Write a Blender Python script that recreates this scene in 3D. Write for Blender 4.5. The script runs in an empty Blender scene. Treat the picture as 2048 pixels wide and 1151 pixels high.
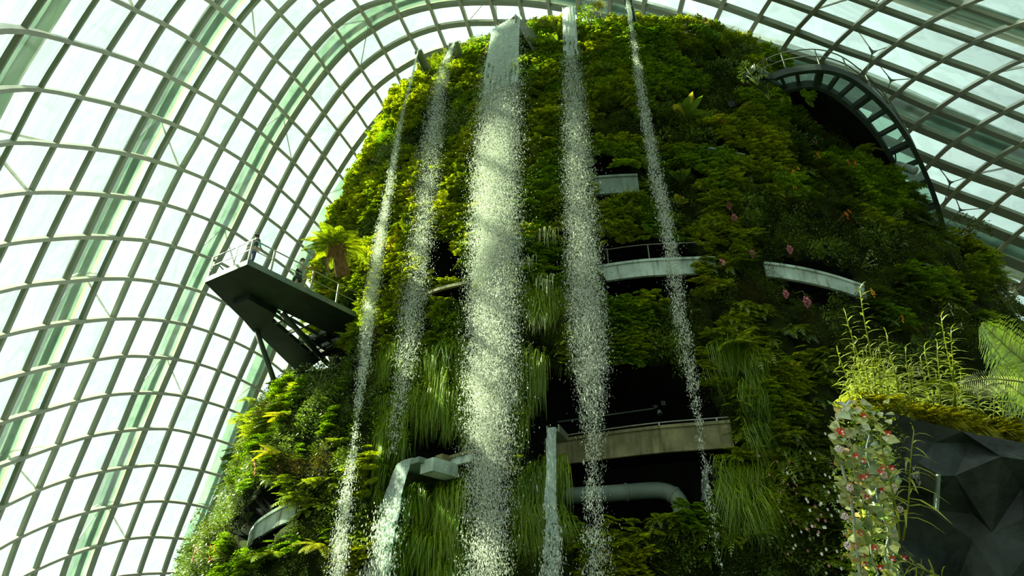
import bpy, bmesh, math, random
import numpy as np
from mathutils import Vector, Matrix
random.seed(7)
rng = np.random.default_rng(7)
C = bpy.context.scene.collection
PI = math.pi
V = Vector

# ------------------------------------------------------------------ camera
FPX, PITCH = 1308.28, math.radians(31.365)
cp, sp = math.cos(PITCH), math.sin(PITCH)
cam_d = bpy.data.cameras.new('camera'); cam = bpy.data.objects.new('camera', cam_d); C.objects.link(cam)
cam_d.sensor_width = 36.0; cam_d.lens = 36.0 * FPX / 2048.0; cam_d.clip_end = 2000
cam.rotation_euler = (PI / 2 + PITCH, 0, 0); cam.location = (0, 0, 0)
bpy.context.scene.camera = cam
GROUND = -1.6

def ray(px, py):
    r = (px - 1024) / FPX; u = (575.5 - py) / FPX
    return V((r, cp - sp * u, sp + cp * u))
def at(px, py, t): return ray(px, py) * t
def at_z(px, py, z):
    d = ray(px, py); return d * (z / d.z)
def at_y(px, py, y):
    d = ray(px, py); return d * (y / d.y)
def proj(P):
    P = np.asarray(P, float)
    dep = P[..., 1] * cp + P[..., 2] * sp; up = -P[..., 1] * sp + P[..., 2] * cp
    return 1024 + FPX * P[..., 0] / dep, 575.5 - FPX * up / dep, dep

# ------------------------------------------------------------------ materials
def new_mat(name):
    m = bpy.data.materials.new(name); m.use_nodes = True
    nt = m.node_tree; nt.nodes.clear()
    out = nt.nodes.new('ShaderNodeOutputMaterial')
    return m, nt, out
def N(nt, typ, **kw):
    n = nt.nodes.new(typ)
    for k, v in kw.items():
        if k in n.inputs: n.inputs[k].default_value = v
        else: setattr(n, k, v)
    return n
def noise_ramp(nt, scale, c0, c1, p0=.35, p1=.65, detail=4, coord='Object', rough=.55):
    tc = N(nt, 'ShaderNodeTexCoord'); nz = N(nt, 'ShaderNodeTexNoise', Scale=scale, Detail=detail, Roughness=rough)
    nt.links.new(tc.outputs[coord], nz.inputs['Vector'])
    rp = N(nt, 'ShaderNodeValToRGB'); e = rp.color_ramp.elements
    e[0].position = p0; e[0].color = (*c0, 1); e[1].position = p1; e[1].color = (*c1, 1)
    nt.links.new(nz.outputs['Fac'], rp.inputs['Fac'])
    return rp, nz
def surface(name, c0, c1, scale=3., rough=.6, metal=0., bump=0., spec=.4):
    m, nt, out = new_mat(name)
    rp, nz = noise_ramp(nt, scale, c0, c1)
    b = N(nt, 'ShaderNodeBsdfPrincipled', Roughness=rough, Metallic=metal)
    b.inputs['Specular IOR Level'].default_value = spec
    nt.links.new(rp.outputs['Color'], b.inputs['Base Color'])
    if bump:
        bp = N(nt, 'ShaderNodeBump', Strength=bump, Distance=.08); nt.links.new(nz.outputs['Fac'], bp.inputs['Height']); nt.links.new(bp.outputs['Normal'], b.inputs['Normal'])
    nt.links.new(b.outputs[0], out.inputs[0])
    return m
def stained(name, c0, c1, c2, rough=.8):
    """weathered wall: broad blotches plus runs of dirt down the face"""
    m, nt, out = new_mat(name); rp, nz = noise_ramp(nt, 1.1, c0, c1, .35, .62)
    tc = N(nt, 'ShaderNodeTexCoord'); mp = N(nt, 'ShaderNodeMapping'); mp.inputs['Scale'].default_value = (3.2, 3.2, .35); nt.links.new(tc.outputs['Object'], mp.inputs['Vector'])
    n2 = N(nt, 'ShaderNodeTexNoise', Scale=1.3, Detail=6, Roughness=.7); nt.links.new(mp.outputs[0], n2.inputs['Vector'])
    r2 = N(nt, 'ShaderNodeMapRange'); r2.inputs['From Min'].default_value = .50; r2.inputs['From Max'].default_value = .68; r2.inputs['To Max'].default_value = .8; nt.links.new(n2.outputs['Fac'], r2.inputs['Value'])
    mx = N(nt, 'ShaderNodeMix', data_type='RGBA'); nt.links.new(r2.outputs[0], mx.inputs['Factor']); nt.links.new(rp.outputs['Color'], mx.inputs[6]); mx.inputs[7].default_value = (*c2, 1)
    b = N(nt, 'ShaderNodeBsdfPrincipled', Roughness=rough); b.inputs['Specular IOR Level'].default_value = .2; nt.links.new(mx.outputs[2], b.inputs['Base Color']); nt.links.new(b.outputs[0], out.inputs[0])
    return m
def leafmat(name, c0, c1, trans=.45, gloss=.06, scale=.9, per_leaf=.35, tint=(1.35, 1.15, .5)):
    """two-sided leaf: diffuse + translucent + a little gloss; hue drifts from plant to plant and leaf to leaf"""
    m, nt, out = new_mat(name)
    rp, nz = noise_ramp(nt, scale, c0, c1, .3, .7, 3)
    g = N(nt, 'ShaderNodeNewGeometry'); mp = N(nt, 'ShaderNodeMapRange')
    mp.inputs['To Min'].default_value = 1 - per_leaf; mp.inputs['To Max'].default_value = 1 + per_leaf
    nt.links.new(g.outputs['Random Per Island'], mp.inputs['Value'])
    mx = N(nt, 'ShaderNodeVectorMath', operation='SCALE'); nt.links.new(rp.outputs['Color'], mx.inputs[0]); nt.links.new(mp.outputs[0], mx.inputs['Scale'])
    d = N(nt, 'ShaderNodeBsdfDiffuse'); t = N(nt, 'ShaderNodeBsdfTranslucent'); gl = N(nt, 'ShaderNodeBsdfGlossy', Roughness=.35)
    gl.inputs['Color'].default_value = (.9, .95, .8, 1)
    tt = N(nt, 'ShaderNodeVectorMath', operation='MULTIPLY'); tt.inputs[1].default_value = tint
    nt.links.new(mx.outputs[0], d.inputs['Color']); nt.links.new(mx.outputs[0], tt.inputs[0]); nt.links.new(tt.outputs[0], t.inputs['Color'])
    a = N(nt, 'ShaderNodeMixShader', Fac=trans); nt.links.new(d.outputs[0], a.inputs[1]); nt.links.new(t.outputs[0], a.inputs[2])
    b = N(nt, 'ShaderNodeMixShader', Fac=gloss); nt.links.new(a.outputs[0], b.inputs[1]); nt.links.new(gl.outputs[0], b.inputs[2])
    nt.links.new(b.outputs[0], out.inputs[0])
    return m
def glassmat(name, tint, haze, gloss=.05, wave=0.):
    m, nt, out = new_mat(name)
    t = N(nt, 'ShaderNodeBsdfTransparent'); t.inputs['Color'].default_value = (*tint, 1)
    gl = N(nt, 'ShaderNodeBsdfGlossy', Roughness=.08)
    fr = N(nt, 'ShaderNodeFresnel', IOR=1.35)
    a = N(nt, 'ShaderNodeMixShader')
    mul = N(nt, 'ShaderNodeMath', operation='MULTIPLY'); mul.inputs[1].default_value = gloss * 10
    nt.links.new(fr.outputs[0], mul.inputs[0]); nt.links.new(mul.outputs[0], a.inputs['Fac'])
    if wave:   # faint reflection streaks painted into the pane tint
        rp, nz = noise_ramp(nt, .55, tuple(c * (1 - wave) for c in tint), tint, .42, .56, 3)
        nz.inputs['Distortion'].default_value = 1.5
        nt.links.new(rp.outputs['Color'], t.inputs['Color'])
    nt.links.new(t.outputs[0], a.inputs[1]); nt.links.new(gl.outputs[0], a.inputs[2])
    if haze:
        d = N(nt, 'ShaderNodeBsdfTranslucent'); d.inputs['Color'].default_value = (.9, 1, .95, 1)
        b = N(nt, 'ShaderNodeMixShader', Fac=haze); nt.links.new(a.outputs[0], b.inputs[1]); nt.links.new(d.outputs[0], b.inputs[2]); a = b
    nt.links.new(a.outputs[0], out.inputs[0])
    return m
def watermat(name, white, clear, scale=(9, 9, 1.2), tint=(.8, .93, .87)):
    """falling sheet of water: clear where thin, white where it breaks up"""
    m, nt, out = new_mat(name)
    tc = N(nt, 'ShaderNodeTexCoord'); mp = N(nt, 'ShaderNodeMapping'); mp.inputs['Scale'].default_value = scale
    nt.links.new(tc.outputs['Object'], mp.inputs['Vector'])
    nz = N(nt, 'ShaderNodeTexNoise', Scale=1.6, Detail=6, Roughness=.7, Distortion=.6); nt.links.new(mp.outputs[0], nz.inputs['Vector'])
    rp = N(nt, 'ShaderNodeValToRGB'); e = rp.color_ramp.elements
    e[0].position = .40; e[0].color = (clear,) * 3 + (1,); e[1].position = .62; e[1].color = (white,) * 3 + (1,)
    nt.links.new(nz.outputs['Fac'], rp.inputs['Fac'])
    t = N(nt, 'ShaderNodeBsdfTransparent'); t.inputs['Color'].default_value = (*tint, 1)
    gl = N(nt, 'ShaderNodeBsdfGlossy', Roughness=.12); d = N(nt, 'ShaderNodeBsdfDiffuse'); tr = N(nt, 'ShaderNodeBsdfTranslucent')
    for q in (d, tr): q.inputs['Color'].default_value = (.88, .97, .9, 1)
    bp = N(nt, 'ShaderNodeBump', Strength=.9, Distance=.12); nt.links.new(nz.outputs['Fac'], bp.inputs['Height'])
    for q in (gl, d): nt.links.new(bp.outputs[0], q.inputs['Normal'])
    w = N(nt, 'ShaderNodeMixShader', Fac=.5); nt.links.new(d.outputs[0], w.inputs[1]); nt.links.new(tr.outputs[0], w.inputs[2])
    a = N(nt, 'ShaderNodeMixShader', Fac=.25); nt.links.new(t.outputs[0], a.inputs[1]); nt.links.new(gl.outputs[0], a.inputs[2])
    b = N(nt, 'ShaderNodeMixShader'); nt.links.new(rp.outputs['Color'], b.inputs['Fac']); nt.links.new(a.outputs[0], b.inputs[1]); nt.links.new(w.outputs[0], b.inputs[2])
    nt.links.new(b.outputs[0], out.inputs[0])
    return m
def dropmat(name, fac=1.0):
    m, nt, out = new_mat(name)
    d = N(nt, 'ShaderNodeBsdfDiffuse'); tr = N(nt, 'ShaderNodeBsdfTranslucent'); gl = N(nt, 'ShaderNodeBsdfGlossy', Roughness=.2)
    for q in (d, tr): q.inputs['Color'].default_value = (.92 * fac, .96 * fac, .86 * fac, 1)
    w = N(nt, 'ShaderNodeMixShader', Fac=.5); nt.links.new(d.outputs[0], w.inputs[1]); nt.links.new(tr.outputs[0], w.inputs[2])
    a = N(nt, 'ShaderNodeMixShader', Fac=.12); nt.links.new(w.outputs[0], a.inputs[1]); nt.links.new(gl.outputs[0], a.inputs[2])
    nt.links.new(a.outputs[0], out.inputs[0])
    return m

M = dict(
    rib=surface('rib paint', (.20, .235, .16), (.26, .29, .21), .6, .55),
    purlin=surface('purlin paint', (.30, .31, .22), (.38, .39, .29), .6, .5),
    arch=surface('outer arch paint', (.72, .80, .74), (.80, .86, .80), .3, .6),
    strut=surface('strut paint', (.62, .64, .56), (.72, .73, .65), 2, .5),
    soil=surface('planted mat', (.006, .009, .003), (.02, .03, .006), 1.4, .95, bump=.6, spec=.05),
    cave=surface('shade-black recess colour', (.002, .003, .002), (.005, .007, .004), .8, .9, spec=.05),  # near-black so the colour itself carries the recess shade
    concrete=stained('stained white concrete', (.24, .31, .26), (.42, .52, .45), (.085, .085, .035)),
    oldconc=stained('mossy concrete', (.10, .10, .045), (.19, .18, .09), (.035, .04, .012)),
    panel=stained('grey green panel', (.12, .17, .13), (.19, .25, .20), (.06, .085, .05), .65),
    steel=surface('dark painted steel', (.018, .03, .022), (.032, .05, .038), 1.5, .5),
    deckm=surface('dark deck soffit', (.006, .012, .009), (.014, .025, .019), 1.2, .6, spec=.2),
    deckedge=surface('deck edge plate', (.10, .15, .12), (.16, .21, .17), 1.5, .5),
    rail=surface('galvanised rail', (.30, .33, .27), (.45, .47, .39), 3, .35, .6),
    chute=surface('grey chute metal', (.10, .125, .09), (.17, .19, .14), 1.4, .5),
    grate=surface('grating', (.25, .3, .26), (.34, .4, .35), 3, .6),
    pipe=surface('grey duct', (.085, .125, .09), (.13, .18, .135), 1.2, .6),
    black=surface('black fitting', (.008, .01, .009), (.02, .024, .02), 4, .45),
    lampw=surface('lamp housing', (.22, .27, .24), (.35, .4, .36), 4, .4),
    rock=surface('black rock', (.005, .008, .006), (.022, .032, .027), 1.6, .5, bump=.9, spec=.15),
    bark=surface('brown trunk', (.10, .055, .02), (.22, .13, .05), 6, .9),
    stem=surface('green stem', (.10, .13, .02), (.20, .23, .05), 5, .6),
    water=watermat('water sheet', .62, .05),
    water2=watermat('clear water sheet', .38, .03, (6, 6, 2.2), (.66, .88, .80)),
    drop=dropmat('water drops'),
    skin=surface('skin', (.42, .25, .17), (.5, .31, .22), 8, .6),
    hair=surface('dark hair', (.012, .009, .007), (.03, .022, .016), 9, .5),
    jeans=surface('blue denim', (.02, .035, .09), (.04, .06, .14), 9, .8),
    tealtop=surface('dark teal top', (.015, .05, .05), (.03, .09, .085), 8, .8),
    pinkbag=surface('pink and grey cloth', (.55, .38, .42), (.72, .66, .62), 7, .8),
    teal=surface('bright teal cloth', (.02, .45, .40), (.05, .6, .52), 7, .7),
    cream=surface('cream blouse', (.42, .45, .36), (.60, .62, .52), 8, .8),
    darkskirt=surface('dark green skirt', (.02, .04, .035), (.04, .07, .06), 8, .8),
    bag=surface('black leather', (.008, .009, .009), (.02, .02, .02), 8, .4),
    orange=leafmat('orange petals', (.75, .14, .02), (.85, .26, .03), .35, .02, tint=(1, 1, 1)),
    yellow=leafmat('yellow petals', (.75, .42, .02), (.85, .55, .05), .35, .02, tint=(1, 1, 1)),
    pink=leafmat('pink petals', (.46, .14, .17), (.58, .24, .27), .35, .02, tint=(1, 1, 1)),
    red=leafmat('red petals', (.55, .02, .015), (.65, .05, .03), .35, .03, tint=(1, 1, 1)),
    white=leafmat('white petals', (.72, .80, .66), (.85, .9, .78), .35, .02, tint=(1, 1, 1)),
    mauve=leafmat('mauve petals', (.45, .32, .50), (.6, .45, .62), .35, .02, tint=(1, 1, 1)),
    floor=surface('dark planted ground', (.012, .02, .008), (.03, .04, .015), .4, .95),
)
def clothmat(name, c0, c1, tr):
    m, nt, out = new_mat(name); rp, nz = noise_ramp(nt, .5, c0, c1)
    d = N(nt, 'ShaderNodeBsdfDiffuse'); t = N(nt, 'ShaderNodeBsdfTranslucent'); a = N(nt, 'ShaderNodeMixShader', Fac=tr)
    for q in (d, t): nt.links.new(rp.outputs['Color'], q.inputs['Color'])
    nt.links.new(d.outputs[0], a.inputs[1]); nt.links.new(t.outputs[0], a.inputs[2]); nt.links.new(a.outputs[0], out.inputs[0]); return m
M['fibre'] = clothmat('brown fibre', (.16, .09, .03), (.32, .20, .08), .3)
M['sail'] = clothmat('pale green shade cloth', (.40, .52, .45), (.55, .66, .58), .5)
M['sailb'] = clothmat('cream shade cloth', (.66, .68, .56), (.76, .77, .66), .5)
L = dict(
    feather=leafmat('yellow green spikemoss', (0.1375, 0.2375, 0.005), (0.3875, 0.45, 0.0088), .45, .03, .55, .62),
    lush=leafmat('bright green foliage', (0.0875, 0.2125, 0.005), (0.25, 0.4, 0.01), .45, .04, .6, .62),
    fern=leafmat('fern green', (0.0938, 0.175, 0.005), (0.2625, 0.3375, 0.01), .45, .05, .5, .62),
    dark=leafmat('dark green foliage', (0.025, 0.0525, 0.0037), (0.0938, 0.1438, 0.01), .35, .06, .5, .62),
    shrub=leafmat('shrub green', (0.0438, 0.1, 0.0063), (0.15, 0.2375, 0.0125), .4, .17, .5, .62),
    bronze=leafmat('bronze foliage', (.04, .03, .008), (.07, .075, .012), .35, .04, .5),
    grass=leafmat('hanging grass', (0.0875, 0.1875, 0.0037), (0.2375, 0.35, 0.0075), .45, .03, .5),
    yellow=leafmat('yellow fern', (.17, .20, .006), (.32, .32, .012), .5, .04, .5),
    broad=leafmat('broad leaf green', (.05, .13, .012), (.13, .22, .02), .4, .09, .8, .2),
    yleaf=leafmat('yellowing leaf', (.30, .30, .03), (.42, .38, .04), .4, .08, .8, .2),
    pale=leafmat('pale striped leaf', (.35, .45, .22), (.55, .62, .38), .4, .05, 3, .25),
    stemleaf=leafmat('yellow green stem leaf', (.14, .19, .008), (.27, .30, .018), .45, .05, 3, .3),
    vine=leafmat('cream and green vine leaf', (.07, .13, .015), (.55, .58, .22), .55, .08, 9, .5),
    vineedge=leafmat('rusty vine leaf', (.35, .20, .05), (.45, .32, .10), .35, .05, 7, .3),
)

# ------------------------------------------------------------------ mesh helpers
class MB:
    def __init__(s): s.v = []; s.f = []
    def add(s, vs, fs):
        o = len(s.v); s.v += [tuple(p) for p in vs]; s.f += [tuple(o + i for i in f) for f in fs]; return s
    def box(s, c, x, y, z):
        """box with centre c and half-axis vectors x, y, z"""
        c, x, y, z = V(c), V(x), V(y), V(z)
        vs = [c + a * x + b * y + d * z for d in (-1, 1) for b in (-1, 1) for a in (-1, 1)]
        return s.add(vs, [(0, 2, 3, 1), (4, 5, 7, 6), (0, 1, 5, 4), (2, 6, 7, 3), (0, 4, 6, 2), (1, 3, 7, 5)])
    def bar(s, a, b, w, h, up=(0, 0, 1)):
        a, b = V(a), V(b); d = b - a; l = d.length
        if l < 1e-6: return s
        d /= l; sd = d.cross(V(up))
        if sd.length < 1e-4: sd = d.cross(V((1, 0, 0)))
        sd.normalize(); u = sd.cross(d)
        return s.box((a + b) / 2, d * l / 2, sd * w / 2, u * h / 2)
    def tube(s, pts, r, n=8, caps=True):
        pts = [V(p) for p in pts]; rs = r if isinstance(r, (list, tuple)) else [r] * len(pts)
        ref = V((0, 0, 1)); vs = []; fs = []
        for k, p in enumerate(pts):
            d = (pts[min(k + 1, len(pts) - 1)] - pts[max(k - 1, 0)])
            d = d.normalized() if d.length > 1e-9 else V((0, 0, 1))
            x = d.cross(ref)
            if x.length < .05: x = d.cross(V((1, 0, 0)))
            x.normalize(); y = x.cross(d); ref = y if k else ref
            for q in range(n):
                a = 2 * PI * q / n; vs.append(p + (x * math.cos(a) + y * math.sin(a)) * rs[k])
        for k in range(len(pts) - 1):
            for q in range(n):
                a, b = k * n + q, k * n + (q + 1) % n; fs.append((a, b, b + n, a + n))
        if caps: fs.append(tuple(range(n - 1, -1, -1))); fs.append(tuple((len(pts) - 1) * n + q for q in range(n)))
        return s.add(vs, fs)
    def sweep(s, pts, sides, downs, w0, w1, h0, h1):
        """rectangular section swept along pts: from side*w0..w1 and down*h0..h1"""
        vs = []; fs = []
        for p, a, b in zip(pts, sides, downs):
            p, a, b = V(p), V(a), V(b)
            vs += [p + a * w0 + b * h0, p + a * w1 + b * h0, p + a * w1 + b * h1, p + a * w0 + b * h1]
        n = len(pts)
        for k in range(n - 1):
            for q in range(4):
                a, b = 4 * k + q, 4 * k + (q + 1) % 4; fs.append((a, b, b + 4, a + 4))
        fs += [(3, 2, 1, 0), tuple(4 * (n - 1) + q for q in range(4))]
        return s.add(vs, fs)
    def prism(s, poly, d):
        """closed polygon extruded by vector d"""
        n = len(poly); d = V(d); vs = [V(p) for p in poly] + [V(p) + d for p in poly]
        fs = [tuple(range(n)), tuple(range(2 * n - 1, n - 1, -1))] + [(k, n + k, n + (k + 1) % n, (k + 1) % n) for k in range(n)]
        return s.add(vs, fs)
    def ball(s, c, r, n=8, m=6, sq=(1, 1, 1)):
        c = V(c); vs = []; fs = []
        for i in range(m + 1):
            t = PI * i / m
            for k in range(n):
                a = 2 * PI * k / n; vs.append(c + V((r * sq[0] * math.sin(t) * math.cos(a), r * sq[1] * math.sin(t) * math.sin(a), r * sq[2] * math.cos(t))))
        for i in range(m):
            for k in range(n): fs.append((i * n + k, (i + 1) * n + k, (i + 1) * n + (k + 1) % n, i * n + (k + 1) % n))
        return s.add(vs, fs)
    def build(s, name, mat, parent=None, smooth=False, origin=None):
        me = bpy.data.meshes.new(name)
        o0 = V(origin) if origin is not None else V((0, 0, 0))
        me.from_pydata([tuple(V(p) - o0) for p in s.v], [], s.f); me.update()
        bm = bmesh.new(); bm.from_mesh(me); bmesh.ops.recalc_face_normals(bm, faces=bm.faces); bm.to_mesh(me); bm.free()
        if smooth: me.polygons.foreach_set('use_smooth', [True] * len(me.polygons))
        me.materials.append(mat)
        o = bpy.data.objects.new(name, me); C.objects.link(o)
        if parent is not None: o.parent = parent
        o.location = o0 - (parent.location if parent is not None else V((0, 0, 0)))
        return o
def tri_mesh(name, verts, tris, mat, parent=None, smooth=False):
    verts = np.asarray(verts, np.float32).reshape(-1, 3); tris = np.asarray(tris, np.int32).reshape(-1, 3)
    me = bpy.data.meshes.new(name)
    me.vertices.add(len(verts)); me.vertices.foreach_set('co', verts.ravel())
    me.loops.add(tris.size); me.loops.foreach_set('vertex_index', tris.ravel())
    me.polygons.add(len(tris)); me.polygons.foreach_set('loop_start', np.arange(0, tris.size, 3, dtype=np.int32))
    if smooth: me.polygons.foreach_set('use_smooth', np.ones(len(tris), bool))
    me.update(calc_edges=True); me.materials.append(mat)
    o = bpy.data.objects.new(name, me); C.objects.link(o)
    if parent is not None: o.parent = parent
    return o
def tag(o, label=None, cat=None, group=None, kind=None):
    if label: o['label'] = label
    if cat: o['category'] = cat
    if group: o['group'] = group
    if kind: o['kind'] = kind
    return o
def empty(name, loc, label=None, cat=None, group=None, rz=0):
    o = bpy.data.objects.new(name, None); C.objects.link(o); o.location = loc; o.rotation_euler = (0, 0, rz)
    return tag(o, label, cat, group)
def copy_tree(o, parent=None):
    c = o.copy(); C.objects.link(c)
    if parent is not None: c.parent = parent
    for ch in [x for x in o.children]: copy_tree(ch, c)
    return c
def catmull(P, sub):
    P = [V(p) for p in P]; out = []
    for k in range(len(P) - 1):
        a = P[k - 1] if k else P[0] * 2 - P[1]; b, c = P[k], P[k + 1]; d = P[k + 2] if k + 2 < len(P) else P[-1] * 2 - P[-2]
        for q in range(sub):
            t = q / sub
            out.append(.5 * ((2 * b) + (c - a) * t + (2 * a - 5 * b + 4 * c - d) * t * t + (3 * b - a - 3 * c + d) * t ** 3))
    out.append(P[-1]); return out

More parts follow.
